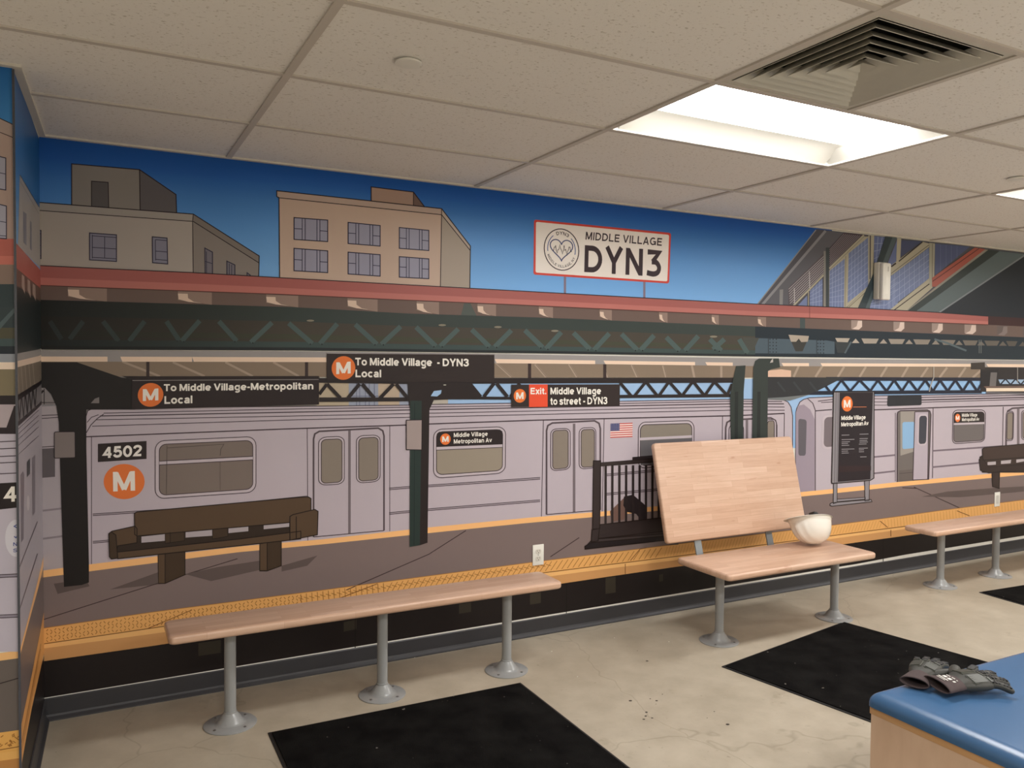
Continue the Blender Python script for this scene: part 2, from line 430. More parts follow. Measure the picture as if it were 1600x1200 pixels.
def face_surf(px, py, L):
    p = on_y(px, py, PY-.0003-EPS*L); p.x = min(p.x, PXO+.0004); return p
side = Sheet(wall_left, side_surf)
face = Sheet(wall_left, face_surf)
INK = (42, 32, 40)

# ---- stroke lettering
def arc(cx, cy, rx, ry, a0, a1, n=14):
    return [(cx+rx*math.cos(math.radians(a0+(a1-a0)*k/n)), cy+ry*math.sin(math.radians(a0+(a1-a0)*k/n))) for k in range(n+1)]
def spl(pts, n=5):
    P = [pts[0]]+list(pts)+[pts[-1]]; out = []
    for i in range(1, len(P)-2):
        for k in range(n):
            t = k/n; o = []
            for d in (0, 1):
                a, b, c, e = P[i-1][d], P[i][d], P[i+1][d], P[i+2][d]
                o.append(.5*((2*b)+(c-a)*t+(2*a-5*b+4*c-e)*t*t+(3*b-a-3*c+e)*t**3))
            out.append(tuple(o))
    return out+[P[-2]]
S_ = [(5, 5.2), (4.5, 6.05), (3, 6.35), (1.4, 6), (.8, 5), (1.4, 4.1), (3, 3.6), (4.6, 2.95), (5.1, 2), (4.5, 1), (3, .65), (1.2, 1), (.7, 2.0)]
GL = {
 'T': (5.6, [[(0, 6.3), (5.6, 6.3)], [(2.8, 0), (2.8, 6.4)]]),
 'M': (7.0, [[(.7, 0), (.7, 7)], [(6.3, 0), (6.3, 7)], [(1.0, 6.6), (3.5, .5)], [(6.0, 6.6), (3.5, .5)]]),
 'V': (6, [[(.5, 7), (2.95, .3)], [(5.5, 7), (3.05, .3)]]),
 'L': (5, [[(.7, 7), (.7, .7), (5, .7)]]),
 'D': (6.2, [[(.7, .7)]+arc(2.6, 3.5, 2.9, 2.8, -90, 90)+[(.7, 6.3)], [(.7, 0), (.7, 7)]]),
 'Y': (6, [[(.5, 7), (3, 3.0)], [(5.5, 7), (3, 3.0)], [(3, 3.4), (3, 0)]]),
 'N': (6, [[(.7, 0), (.7, 7)], [(5.3, 0), (5.3, 7)], [(.9, 6.5), (5.1, .5)]]),
 'E': (5.3, [[(5.1, 6.3), (.7, 6.3), (.7, .7), (5.2, .7)], [(.7, 3.6), (4.8, 3.6)]]),
 'A': (6.2, [[(.6, 0), (3.05, 6.8)], [(5.6, 0), (3.15, 6.8)], [(1.4, 2.1), (4.8, 2.1)]]),
 'I': (1.4, [[(.7, 0), (.7, 7)]]),
 'G': (6.6, [arc(3.3, 3.5, 2.65, 2.85, 48, 335, 20), [(5.9, 3.2), (3.6, 3.2)], [(5.9, 3.8), (5.9, .3)]]),
 'S': (5.8, [spl(S_)]),
 'W': (8.6, [[(.5, 7), (2.4, .2)], [(4.3, 6.8), (2.4, .2)], [(4.3, 6.8), (6.2, .2)], [(8.1, 7), (6.2, .2)]]),
 '0': (5.4, [arc(2.7, 3.5, 2, 2.85, 0, 360, 24)]),
 '2': (5.4, [spl([(.8, 4.9), (1.2, 5.9), (2.7, 6.35), (4.2, 5.8), (4.5, 4.8), (3.8, 3.6), (1.9, 1.9), (.9, .7)])+[(4.9, .7)]]),
 '3': (5.3, [spl([(.7, 5.3), (1.4, 6.15), (2.7, 6.35), (4.1, 5.8), (4.3, 4.8), (3.6, 3.9), (2.2, 3.7)]), spl([(2.2, 3.7), (3.9, 3.3), (4.6, 2.2), (4.1, 1.1), (2.7, .65), (1.3, .95), (.6, 2.0)])]),
 '#': (5.3, [[(.5, 6.3), (4.5, 6.3), (2.3, 3.8)], spl([(2.0, 3.8), (3.6, 3.7), (4.6, 2.5), (4.2, 1.2), (2.7, .65), (.4, .9)])]),
 '4': (5.4, [[(3.8, 0), (3.8, 6.9)], [(3.7, 6.6), (.6, 2.2), (5.2, 2.2)]]),
 '5': (5.4, [[(4.7, 6.3), (1.5, 6.3), (1.1, 3.4)], spl([(1.1, 3.5), (2.7, 4.2), (4.2, 3.7), (4.7, 2.4), (4.1, 1.1), (2.6, .65), (1.3, 1), (.6, 1.9)])]),
 'o': (5.2, [arc(2.6, 2.6, 1.95, 2.0, 0, 360, 20)]),
 'i': (1.4, [[(.7, 0), (.7, 5.2)], [(.7, 5.8), (.7, 7)]]),
 'l': (1.4, [[(.7, 0), (.7, 7)]]),
 'd': (5, [arc(2.5, 2.6, 1.8, 2.0, 0, 360, 20), [(4.3, 0), (4.3, 7)]]),
 'e': (5.1, [[(.8, 2.5), (4.4, 2.5)], arc(2.6, 2.6, 1.95, 2.0, 0, 318, 20)]),
 'a': (4.9, [spl([(.9, 3.7), (1.5, 4.4), (2.6, 4.6), (3.7, 4.3), (4.0, 3.4)])+[(4.0, 0)], spl([(4, 2.9), (2, 2.6), (.8, 2), (.9, 1.0), (1.9, .6), (3.2, .9), (4, 1.7)])]),
 'g': (5, [arc(2.5, 2.6, 1.8, 2.0, 0, 360, 20), [(4.3, 5.2), (4.3, -.5)]+arc(2.5, -.4, 1.8, 1.3, 0, -150, 10)]),
 't': (3, [[(1.4, 6.6), (1.4, 1.2), (1.9, .65), (2.9, .65)], [(0, 4.6), (2.9, 4.6)]]),
 'r': (3.1, [[(.7, 0), (.7, 5.2)], [(.7, 3.0), (1.3, 4.2), (3.1, 4.55)]]),
 'p': (5, [[(.7, -1.9), (.7, 5.2)], arc(2.5, 2.6, 1.8, 2.0, 0, 360, 20)]),
 'n': (4.8, [[(.7, 0), (.7, 5.2)], spl([(.7, 3.0), (1.2, 4.2), (2.5, 4.6), (3.8, 4.1), (4.1, 3.0)])+[(4.1, 0)]]),
 'c': (4.7, [arc(2.6, 2.6, 1.95, 2.0, 45, 315, 16)]),
 'x': (4.6, [[(.4, 0), (4.2, 5.2)], [(.4, 5.2), (4.2, 0)]]),
 's': (4.4, [spl([(p[0]*.76, .12+p[1]*.71) for p in S_])]),
 'v': (4.8, [[(.5, 5.2), (2.4, .3)], [(4.3, 5.2), (2.4, .3)]]),
 '-': (2.6, [[(.1, 2.8), (2.5, 2.8)]]), '.': (1.4, [[(.7, 0), (.7, 1.4)]]), ',': (1.4, [[(.8, 1.3), (.4, -.9)]]),
}
def layout(s, gap=.75, space=2.2):
    x = 0; out = []
    for ch in s:
        if ch == ' ': x += space; continue
        wd, st = GL[ch]; out.append((x, st)); x += wd+gap
    return out, x-gap
def write(sh, s, bl, br, tl, c, L, wt=1.4, gap=.75, space=2.2):
    """bl, br: baseline ends; tl: cap top above bl"""
    g, W = layout(s, gap, space)
    ux, uy = (br[0]-bl[0])/W, (br[1]-bl[1])/W; vx, vy = (tl[0]-bl[0])/7, (tl[1]-bl[1])/7
    for x, st in g:
        for line in st:
            for q in ribbon2(line, wt):
                sh.poly([(bl[0]+(x+p[0])*ux+p[1]*vx, bl[1]+(x+p[0])*uy+p[1]*vy) for p in q], c, L)
def bullet(sh, cx, cy, rx, ry, L, sh_=-.03, oc=(232, 122, 60), wc=(240, 236, 228)):
    sh.poly(ell(cx, cy, rx, ry, 32, sh_), oc, L)
    mw, mh = rx*.60, ry*.50
    write(sh, 'M', (cx-mw, cy+mh-sh_*0+.02*rx), (cx+mw, cy+mh-.04*rx), (cx-mw, cy-mh+.02*rx), wc, L+1, 1.5)

# ---- sky
TOPW = [(40, 211), (1263, 354), (1600, 391), (1960, 430)]
ROOFT = [(40, 413), (57, 415), (302, 426), (440, 434), (600, 443), (800, 454), (980, 464), (1180, 475), (1352, 482), (1462, 488), (1544, 494), (1600, 497), (1900, 512)]
ROOFB = [(40, 444), (57, 446), (440, 460), (600, 467.5), (800, 476), (1180, 494), (1380, 501), (1544, 507.5), (1600, 510), (1900, 524)]
TRT = [(40, 468), (160, 471), (460, 480), (640, 490), (840, 496), (1180, 510), (1600, 527), (1900, 540)]
TRB = [(40, 546), (460, 547.5), (840, 552), (1180, 557), (1600, 562), (1900, 565)]
back.part('printed_sky', 'printed blue sky fading lighter toward the roofline')
gx = [50, 150, 250, 350, 450, 550, 650, 780, 900, 1000, 1100, 1200, 1300]
stops = [(0, (22, 82, 162)), (.12, (32, 94, 180)), (.3, (72, 134, 210)), (.6, (106, 168, 238)), (1, (132, 190, 250))]
def skyc(t):
    for (a, ca), (b, cb) in zip(stops, stops[1:]):
        if t <= b: return tuple(ca[k]+(cb[k]-ca[k])*(t-a)/(b-a) for k in range(3))
for xa, xb in zip(gx, gx[1:]):
    for k in range(12):
        t0, t1 = k/12, (k+1)/12
        q = []
        for x, t in ((xa, t0), (xb, t0), (xb, t1), (xa, t1)):
            ya, yb = yline(TOPW, x)-3, yline(ROOFT, x)+3
            tt = t*(.86 if x < 420 else 1)
            q.append(((x, ya+(yb-ya)*t), skyc(tt)))
        back.poly([a for a, b in q], [b for a, b in q], 0)

# ---- whole-wall base below the roof: dark undercroft so no bare wall shows between shapes
back.part('printed_undercroft', 'black printed underside of the platform')
LIPB = [(40, 1037), (63, 1034), (261, 1006), (878, 911.6), (1054, 886), (1340, 847.5), (1415, 837), (1600, 812), (1900, 771)]
def zrow(z, x): return (x, z)
def back_world(x0, z0, x1, z1, c, L):           # strip in wall metres
    V, Fc, Ck = back.cur[:3]; n = len(V); y = -.0003-EPS*L
    V += [Vector((x0, y, z0)), Vector((x1, y, z0)), Vector((x1, y, z1)), Vector((x0, y, z1))]; Fc.append((n, n+1, n+2, n+3)); Ck.append([lin(c)]*4)
V, Fc, Ck = back.cur[:3]
pts = [on_y(x, yline(LIPB, x)-4, -.0003) for x in (50, 261, 500, 878, 1054, 1340, 1415, 1600, 1880)]
for a, b in zip(pts, pts[1:]):
    n = len(V); za = .0965+.0022*max(0, a.x-.1) if a.x < 5.0 else .117; zb = .0965+.0022*max(0, b.x-.1) if b.x < 5.0 else .117
    V += [a, b, Vector((b.x, -.0003, zb)), Vector((a.x, -.0003, za))]; Fc.append((n, n+1, n+2, n+3)); Ck.append([lin((34, 29, 29))]*4)
for q in ([(946, 903), (962, 901), (962, 926), (946, 928)], [(717, 944), (736, 941), (736, 956), (717, 959)], [(828, 928), (845, 925.5), (845, 942), (828, 945)], [(537, 972), (557, 968), (557, 983), (537, 987)], [(310, 1005), (345, 1000), (345, 1020), (310, 1025)], [(1030, 898), (1036, 897), (1036, 908), (1030, 909)]):
    back.poly(q, (58, 53, 45), 1)
for x in (555, 885, 1380):
    back.ribbon([(x, yline(LIPB, x)+1), (x, yline(LIPB, x)+60)], 1.2, (24, 20, 20), 1)

# ---- buildings
def winbox(sh, q, L, c=(150, 152, 178), mull=()):
    sh.poly(q, c, L)
    sh.ribbon(list(q), 1.5, (50, 48, 72), L+1, closed=True)
    for a, b in mull: sh.ribbon([bil(q, *a), bil(q, *b)], 1.1, (62, 60, 82), L+1)
def outline(sh, pts, L, wd=1.5, c=INK, closed=False): sh.ribbon(pts, wd, c, L, closed)
back.part('printed_building', 'printed pale grey building with a rooftop block')
B = back
B.poly([(112, 256), (218, 265), (219, 328), (112, 320)], (148, 142, 138), 2)
B.poly([(218, 265), (275, 304), (276, 334), (219, 328)], (104, 100, 104), 2)
B.poly([(143, 283), (169, 285), (170, 326), (143, 324)], (100, 96, 98), 3)
outline(B, [(112, 320), (112, 256), (218, 265), (275, 304), (276, 334)], 4); outline(B, [(218, 265), (219, 328)], 4)
outline(B, [(143, 324), (143, 283), (169, 285), (170, 326)], 4, 1.2)
B.poly([(50, 315), (57, 316), (302, 334.5), (302, 430), (50, 418)], (182, 174, 168), 3)
B.poly([(50, 315), (57, 316), (302, 334.5), (302, 346), (57, 328.5), (50, 328)], (172, 165, 160), 4)
B.poly([(302, 334.5), (405, 400), (404, 436), (302, 430)], (146, 138, 134), 3)
B.poly([(302, 334.5), (405, 400), (405, 411), (302, 346)], (134, 126, 122), 4)
outline(B, [(50, 315.5), (57, 316), (302, 334.5), (405, 400), (404, 436)], 5); outline(B, [(57, 328.5), (302, 346), (405, 411)], 5, 1.2)
outline(B, [(302, 334.5), (301, 346), (302, 430)], 5, 1.2)
winbox(B, [(140, 364), (182, 367), (182, 408.5), (140, 406)], 6, (140, 140, 160), [((.1, .06), (.1, .94)), ((.1, .53), (1, .53)), ((.56, .1), (.56, .9)), ((.1, .1), (1, .1)), ((.1, .9), (1, .9))])
winbox(B, [(238, 370), (261, 372), (262, 412.5), (238.5, 410.5)], 6, (140, 140, 160), [((.2, .1), (.2, .9)), ((.2, .54), (1, .54)), ((.2, .1), (1, .1)), ((.2, .86), (1, .86))])
winbox(B, [(52, 359), (64, 360), (64, 404), (52, 403)], 6, (140, 140, 155), [((0, .12), (1, .12)), ((0, .53), (1, .53)), ((0, .9), (1, .9))])
winbox(B, [(320, 387.5), (332, 394), (332, 430), (320.5, 429)], 6, (124, 120, 132), [((0, .5), (1, .5)), ((.2, .1), (.2, 1))])
winbox(B, [(354.5, 408), (367, 414), (367, 432), (354.5, 431)], 6, (124, 120, 132), [((.3, .1), (.3, 1)), ((.6, .1), (.6, 1))])
winbox(B, [(386, 426), (391, 430), (391, 434), (386, 433)], 6, (124, 120, 132))
B.part('printed_building', 'printed tan three-bay building with grey windows')
B.poly([(580, 292), (646, 300), (646, 325), (580, 317)], (178, 150, 136), 2)
B.poly([(646, 300), (664, 324), (646, 324)], (120, 98, 92), 2)
outline(B, [(580, 317), (580, 292), (646, 300), (664, 324)], 3); outline(B, [(646, 300), (646, 322)], 3, 1.2)
B.poly([(436, 300), (690, 328), (689, 452), (437, 437)], (206, 182, 166), 4)
B.poly([(432.5, 298), (690, 326), (690, 335.5), (436, 309), (433, 308)], (196, 174, 162), 5)
B.poly([(690, 326), (735, 384.5), (734, 454), (688, 452)], (176, 164, 152), 4)
B.poly([(690, 326), (735, 384.5), (734.5, 391), (690, 335.5)], (190, 176, 164), 5)
outline(B, [(437, 437), (436, 309), (432.5, 307), (432.5, 298), (690, 326), (735, 384.5), (734, 454)], 6)
outline(B, [(436, 309), (690, 335.5), (734.5, 391)], 6, 1.2); outline(B, [(690, 326), (690, 336), (688, 452)], 6, 1.2)
mul = [((.24, 0), (.24, 1)), ((.33, 0), (.33, 1)), ((.68, 0), (.68, 1)), ((.77, 0), (.77, 1)), ((0, .5), (.24, .5)), ((.77, .52), (1, .52))]
for q in ([(459.5, 340), (512, 344), (512, 377.5), (459.5, 374)], [(544, 347.5), (594, 352.5), (594, 384.5), (544, 380.5)], [(624, 355.5), (670, 360), (670, 391.5), (624, 388)],
          [(459.5, 388), (512, 392), (512, 426), (459.5, 423)], [(544, 394), (594, 398), (594, 431.5), (544, 428)], [(624, 401), (670, 404.5), (670, 435.5), (624, 433)]):
    winbox(B, q, 7, (160, 160, 182), mul)

# ---- station name sign
B.part('printed_name_sign', 'printed white station sign with red border reading MIDDLE VILLAGE DYN3')
for a in ([(881, 428), (884.5, 428), (884.5, 459), (881, 459)], [(1005, 440), (1008.5, 440), (1008.5, 466), (1005, 466)]): B.poly(a, (140, 126, 146), 2)
q = [(834.5, 343), (1048.5, 364), (1045.5, 443), (833.5, 429)]
B.poly(rrect(q, .015, .04), (222, 78, 68), 3)
q2 = [(837.5, 346.5), (1045.5, 367), (1042.7, 439.7), (836.8, 425.8)]
B.poly(rrect(q2, .012, .03), (253, 246, 240), 4)
DK = (66, 54, 60)
write(B, 'MIDDLE VILLAGE', (914.6, 374.3), (1034, 384.4), (915.6, 362), DK, 5, 1.2, 1.0, 2.6)
write(B, 'DYN#', (912.8, 425), (1032.5, 432.8), (913.8, 383), DK, 5, 1.38, 1.1)
cx, cy, rx, ry, sk = 877.3, 390, 27, 32.2, .09
def el_pt(a, k=1.0): a = math.radians(a); return (cx+rx*k*math.cos(a), cy-ry*k*math.sin(a)+sk*rx*k*math.cos(a))
B.ribbon([el_pt(a) for a in range(0, 360, 10)], 1.5, DK, 5, closed=True)
BL = (92, 108, 160)
B.ribbon([el_pt(a, .80) for a in range(126, 190, 7)], 1.3, BL, 5); B.ribbon([el_pt(a, .80) for a in range(-14, 52, 6)], 1.3, BL, 5)
heart = []
for k in range(0, 40):
    t = 2*math.pi*k/40; X_ = 16*math.sin(t)**3; Y_ = 13*math.cos(t)-5*math.cos(2*t)-2*math.cos(3*t)-math.cos(4*t)
    heart.append((cx+X_*.0655*16.8, cy-1.5-Y_*.0655*17.5+sk*X_*1.0))
B.ribbon(heart, 1.6, (74, 84, 128), 5, closed=True)
sky_l = [(-14, 2), (-12, 2), (-11, -3), (-9.5, -3), (-9, -6), (-8, 2), (-6.5, 6), (-5.5, 1), (-4, 0), (-2.5, -8), (-1.5, -2), (0, 1), (1.5, 7), (2.5, 2), (3, 1), (4, -7), (5, 1), (6.5, -1), (7.5, 3), (8.5, 9), (9.5, 2), (10.5, 0), (11.5, -5), (13, -5), (14, 2), (16, 2)]
B.ribbon([(cx+p[0]*1.02, cy+p[1]+sk*p[0]) for p in sky_l], .9, DK, 6)
def arcword(s, a0, a1, k, top, hgt, wt):
    g, W = layout(s, 1.1, 2.4)
    for x, st in g:
        for line in st:
            for qd in ribbon2(line, wt):
                o = []
                for p in qd:
                    u = (x+p[0])/W; a = a0+(a1-a0)*u
                    o.append(el_pt(a, k+(p[1]-3.5)/7*hgt*(1 if top else -1)))
                B.poly(o, DK, 6)
arcword('DYN3', 112, 58, .80, True, .17, 1.2)
arcword('MIDDLE VILLAGE, NY', 200, 336, .81, False, .13, 1.1)

# ---- canopy stair structure at the right
B.part('printed_stair_tower', 'printed glazed stair enclosure rising to the right')
def P7(x, y, ox=1180, oy=340, s=7.2727): return (ox+x/s, oy+y/s)
def PA(l, ox=1180, oy=340, s=7.2727): return [P7(a, b, ox, oy, s) for a, b in l]
TRI = (1600, 391)
B.poly([(1183, 476), (1276, 358), (1600, 394), (1900, 430), (1900, 515), (1183, 478)], (84, 84, 92), 1)
B.poly(PA([(100, 985), (800, 150), (1000, 170), (380, 830), (380, 1000)]), (98, 98, 106), 2)
B.ribbon(PA([(25, 985), (690, 140)]), 1.6, (150, 148, 152), 3)
B.ribbon(PA([(80, 990), (800, 150)]), 4, (142, 142, 148), 3)
B.poly(PA([(278, 820), (318, 815), (312, 1000), (275, 1000)]), (138, 138, 140), 3)
B.poly(PA([(375, 800), (780, 410), (780, 640), (430, 1010), (375, 1010)]), (92, 86, 92), 3)
B.poly(PA([(845, 350), (1010, 170), (1230, 190), (840, 575)]), (76, 66, 74), 3)
for k in range(9):
    t = k/8
    a, b = lerp((380, 815), (400, 1030), t), lerp((780, 440), (780, 650), t)
    if k < 7 or True:
        a2 = a if a[1] < 1000 else lerp(a, b, .08)
        B.ribbon(PA([a2, b]), .9, (178, 172, 176), 4)
    B.ribbon(PA([lerp((845, 370), (845, 545), t), lerp((1010, 185), (1190, 205), t)]), .9, (140, 134, 140), 4)
for a in ([(615, 610), (620, 830)], [(445, 800), (447, 980)]): B.ribbon(PA(a), 1.3, (190, 186, 190), 5)
CR = (178, 172, 152)
B.ribbon(PA([(430, 1005), (780, 650)]), 2.6, CR, 5); B.ribbon(PA([(840, 580), (1235, 200)]), 3, CR, 5)
B.poly(PA([(840, 600), (1240, 215), (1290, 215), (1290, 780), (1050, 1010), (840, 1010)]), CR, 4)
GLB = (118, 132, 172)
def glass(q, nu, nv, L=6, c=GLB, lc=(158, 170, 202)):
    B.poly(q, c, L)
    if nu:
        for k in range(1, nu): B.ribbon([bil(q, k/nu, 0), bil(q, k/nu, 1)], .7, lc, L+1)
        for k in range(1, nv): B.ribbon([bil(q, 0, k/nv), bil(q, 1, k/nv)], .7, lc, L+1)
glass(PA([(480, 1005), (590, 885), (590, 1005)]), 0, 0)
glass(PA([(622, 830), (765, 690), (765, 1008), (620, 1006)]), 4, 5)
glass(PA([(845, 605), (1018, 465), (1012, 1020), (842, 1012)]), 5, 8)
glass(PA([(1062, 405), (1283, 225), (1283, 780), (1050, 970)]), 6, 8)
glass(PA([(1350, 210), (1490, 225), (1400, 560), (1350, 640)]), 3, 5, 5, (104, 116, 158))
B.ribbon(PA([(605, 840), (605, 1008)]), 1.2, CR, 6)
B.poly(PA([(778, 380), (802, 380), (802, 1010), (775, 1010)]), (140, 138, 134), 8)
B.poly(PA([(802, 340), (842, 340), (838, 1014), (802, 1014)]), (64, 72, 76), 8)
B.poly(PA([(1018, 440), (1048, 410), (1040, 1025), (1008, 1022)]), CR, 7); B.ribbon(PA([(1030, 440), (1022, 1020)]), .8, (120, 114, 100), 8)
B.poly(PA([(1285, 200), (1352, 205), (1340, 640), (1290, 790)]), CR, 7); B.ribbon(PA([(1308, 205), (1305, 700)]), 1.6, (60, 60, 72), 8)
B.poly(PA([(1040, 1025), (1260, 810), (1260, 860), (1180, 1030)]), CR, 7); B.ribbon(PA([(1060, 1022), (1250, 850)]), .9, (110, 104, 92), 8)
glass(PA([(1300, 1035), (1330, 900), (1620, 650), (1620, 1060)]), 5, 6, 5)
def PB(l): return PA(l, 1380, 360)
glass(PB([(55, 365), (160, 100), (155, 350), (90, 400)]), 0, 0, 5, (104, 116, 158))
B.poly(PB([(158, 90), (205, 95), (195, 310), (180, 350), (150, 390), (150, 300)]), CR, 7)
glass(PB([(205, 112), (440, 125), (195, 305)]), 0, 0, 6, (76, 84, 116))
B.poly(PB([(85, 400), (450, 130), (525, 150), (520, 190), (90, 515)]), CR, 7)
B.ribbon(PB([(178, 352), (445, 132)]), 1.8, (52, 46, 50), 8); B.ribbon(PB([(92, 488), (520, 165)]), 1.0, (100, 94, 84), 8)
B.ribbon(PB([(92, 412), (145, 372)]), 2.4, (52, 46, 50), 8)
big = PB([(20, 570), (520, 195), (520, 548), (20, 925)]); glass(big, 9, 5, 6)
for k in range(1, 18, 2): B.ribbon([bil(big, k/18, 0), bil(big, k/18, 1)], .4, (140, 152, 188), 7)
B.poly(PB([(60, 915), (520, 545), (560, 620), (560, 650), (262, 915)]), CR, 7)
B.ribbon(PB([(125, 905), (535, 600)]), 1.4, (50, 40, 40), 8)
B.poly(PB([(525, 140), (588, 150), (580, 560), (545, 650), (520, 600)]), (166, 164, 148), 8); B.ribbon(PB([(560, 150), (556, 560)]), .9, (112, 108, 98), 9)
glass(PB([(590, 150), (985, 185), (585, 515)]), 0, 0, 6, (84, 94, 132))
for k in (1, 2, 3, 4): B.ribbon(PB([(590+62*k, 155+5*k), (590+62*k, 515-51*k)]), .5, (112, 122, 158), 7)
B.poly(PB([(555, 540), (1040, 195), (1160, 215), (600, 640), (555, 640)]), (170, 92, 80), 9)
B.ribbon(PB([(560, 580), (1090, 205)]), 1.2, (90, 46, 44), 10)
B.poly(PB([(262, 915), (600, 640), (1160, 215), (1200, 222), (285, 918)]), (146, 144, 134), 9)
B.poly(PB([(270, 918), (1195, 220), (1320, 238), (365, 925)]), (52, 62, 62), 10)
B.poly(PB([(360, 925), (1310, 235), (1610, 270), (1600, 290), (625, 940)]), (96, 110, 114), 9)
B.poly(PB([(640, 940), (1600, 290), (3800, 520), (3800, 1130), (1200, 990)]), (32, 40, 50), 9)
B.ribbon(PB([(628, 938), (1600, 288), (1800, 150)]), 2.2, (132, 140, 146), 11)
B.poly(PA([(1480, 215), (1610, 228), (1480, 560), (1290, 1040), (1165, 1032), (1340, 640)]), (56, 68, 74), 12)
B.poly(PA([(1560, 222), (1610, 228), (1480, 560), (1290, 1040), (1250, 1038)]), (84, 98, 104), 13)

# ---- red canopy fascia, soffit with brackets
B.part('printed_canopy', 'printed red canopy fascia over brown soffit and bracket ends')
def band(top, bot, xs_, c, L, ta=0, tb=1):
    for a, b in zip(xs_, xs_[1:]):
        def yy(x, t): return yline(top, x)+(yline(bot, x)-yline(top, x))*t
        B.poly([(a, yy(a, ta)), (b, yy(b, ta)), (b, yy(b, tb)), (a, yy(a, tb))], c, L)
XS = [52, 160, 302, 440, 540, 640, 800, 980, 1180, 1352, 1462, 1544]
XR = [1544, 1600, 1880]
band(ROOFB, TRT, XS+XR[1:], (112, 94, 88), 10)
band(ROOFT, ROOFB, XS, (172, 101, 97), 14, 0, .6); band(ROOFT, ROOFB, XS, (192, 120, 113), 14, .6, 1)
band(ROOFT, ROOFB, XR, (64, 38, 40), 14)
B.ribbon([(x, yline(ROOFT, x)) for x in XS], 1.3, INK, 15); B.ribbon([(x, yline(ROOFB, x)) for x in XS], 1.3, (90, 54, 52), 15)
B.ribbon([(1265, yline(ROOFT, 1265)), (1265, yline(ROOFB, 1265))], .8, (110, 60, 56), 15)
for xa, xb in ((106, 167), (278, 331), (416, 466), (543, 590), (651, 686), (746, 775), (842, 864), (937, 956), (1030, 1043), (1112, 1123), (1184, 1197)):
    t, b = yline(ROOFB, xa)+1, yline(TRT, xa); h_ = b-t
    B.poly([(xa, t), (xb, yline(ROOFB, xb)+1), (xb, yline(TRT, xb)), (xa, b-.3*h_)], (152, 130, 120), 11)
    wd = xb-xa
    B.poly([(xa, t+3.5), (xa+wd*.27+1, t+4), (xa+wd*.27+1.5, t+h_*.55), (xa+wd*.45+1, b-3), (xa+wd*.72, b-.5), (xa+wd*.3, b-3), (xa+1, b-.36*h_)], (226, 202, 184), 12)
for xa, xb in ((1330, 1347), (1396, 1413), (1456, 1473), (1507, 1525), (1558, 1574), (1598, 1612), (1636, 1650), (1676, 1690)):
    t, b = yline(ROOFB, xa)+1, yline(TRT, xa); h_ = b-t; wd = xb-xa
    B.poly([(xa, t), (xb, t), (xb, b-.35*h_), (xa+wd*.6, b-1), (xa, b-.15*h_)], (160, 142, 134) if xa < 1550 else (104, 92, 90), 11)
    B.poly([(xa+wd*.62, t+1), (xb, t+1), (xb, b-.35*h_), (xa+wd*.7, b-1), (xa+1, b-.12*h_), (xa+wd*.5, b-.4*h_)], (220, 200, 190) if xa < 1550 else (132, 120, 118), 12)
B.poly([(1250, 497), (1258, 497), (1258, 514), (1250, 514)], (70, 82, 84), 11)
B.poly([(725, 474), (735, 474), (745, 494), (720, 494)], (84, 92, 88), 11)

# ---- lattice girder
B.part('printed_lattice_girder', 'printed dark green lattice girder with diagonal braces')
XA = [52, 160, 300, 460, 640, 840, 1180]
def gband(c, L, ta=0, tb=1):                    # drawn darker at the left, with the dimmer light there painted in too
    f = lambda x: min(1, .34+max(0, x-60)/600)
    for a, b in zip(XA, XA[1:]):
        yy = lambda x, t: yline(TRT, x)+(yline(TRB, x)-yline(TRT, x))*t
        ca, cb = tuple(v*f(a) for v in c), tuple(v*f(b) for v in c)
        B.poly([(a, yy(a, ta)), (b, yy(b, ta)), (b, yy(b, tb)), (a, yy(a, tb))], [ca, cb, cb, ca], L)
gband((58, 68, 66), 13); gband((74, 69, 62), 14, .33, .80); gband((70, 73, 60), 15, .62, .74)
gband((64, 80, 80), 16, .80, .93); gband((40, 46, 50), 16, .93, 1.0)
GB = (78, 96, 96)
dg = [((130, 502), (109, 530)), ((161, 502), (185, 533)), ((226, 502), (202, 533)), ((260, 502), (280, 532)), ((312, 501), (284, 533)), ((342, 502), (370, 533)), ((425, 504), (392, 535)),
      ((451, 505), (488, 537)), ((527, 506), (500, 537)), ((555, 507), (589, 538)), ((626, 510), (596, 538)), ((650, 511), (681, 541)), ((716, 514), (688, 541)), ((737, 515), (765, 542)), ((799, 516), (773, 542)),
      ((820, 516), (848, 543)), ((877, 519), (853, 545)), ((896, 520), (922, 546)), ((952, 521), (928, 547)), ((971, 522), (996, 547)), ((1022, 524), (1001, 547)), ((1041, 527), (1062, 548)), ((1091, 525), (1070, 548)),
      ((1109, 530), (1127, 548)), ((1132, 530), (1114, 546)), ((1155, 530), (1168, 552)), ((78, 502), (96, 530))]
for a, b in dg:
    B.ribbon([a, b], 7.5, tuple(v*min(1, .42+a[0]/700) for v in GB), 17)  # braces carry the same painted dimming toward the left
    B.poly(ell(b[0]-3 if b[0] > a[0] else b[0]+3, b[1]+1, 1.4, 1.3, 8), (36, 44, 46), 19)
for (x, y) in ((485, 501), (691, 508), (778, 511), (867, 517), (1115, 526)): B.poly(ell(x, y, 6, 1.6, 10), (140, 134, 118), 17)
XC = [1180, 1300, 1400, 1500, 1600, 1880]
band(TRT, TRB, XC, (34, 46, 56), 13)
B.poly([(1176, 528), (1292, 532), (1304, 534), (1304, 553), (1168, 552)], (80, 96, 108), 14)
B.poly([(1160, 527), (1186, 528), (1176, 550), (1168, 548)], (74, 76, 72), 15)
B.poly([(1232, 524), (1264, 526), (1254, 549), (1243, 549)], (62, 62, 60), 15)
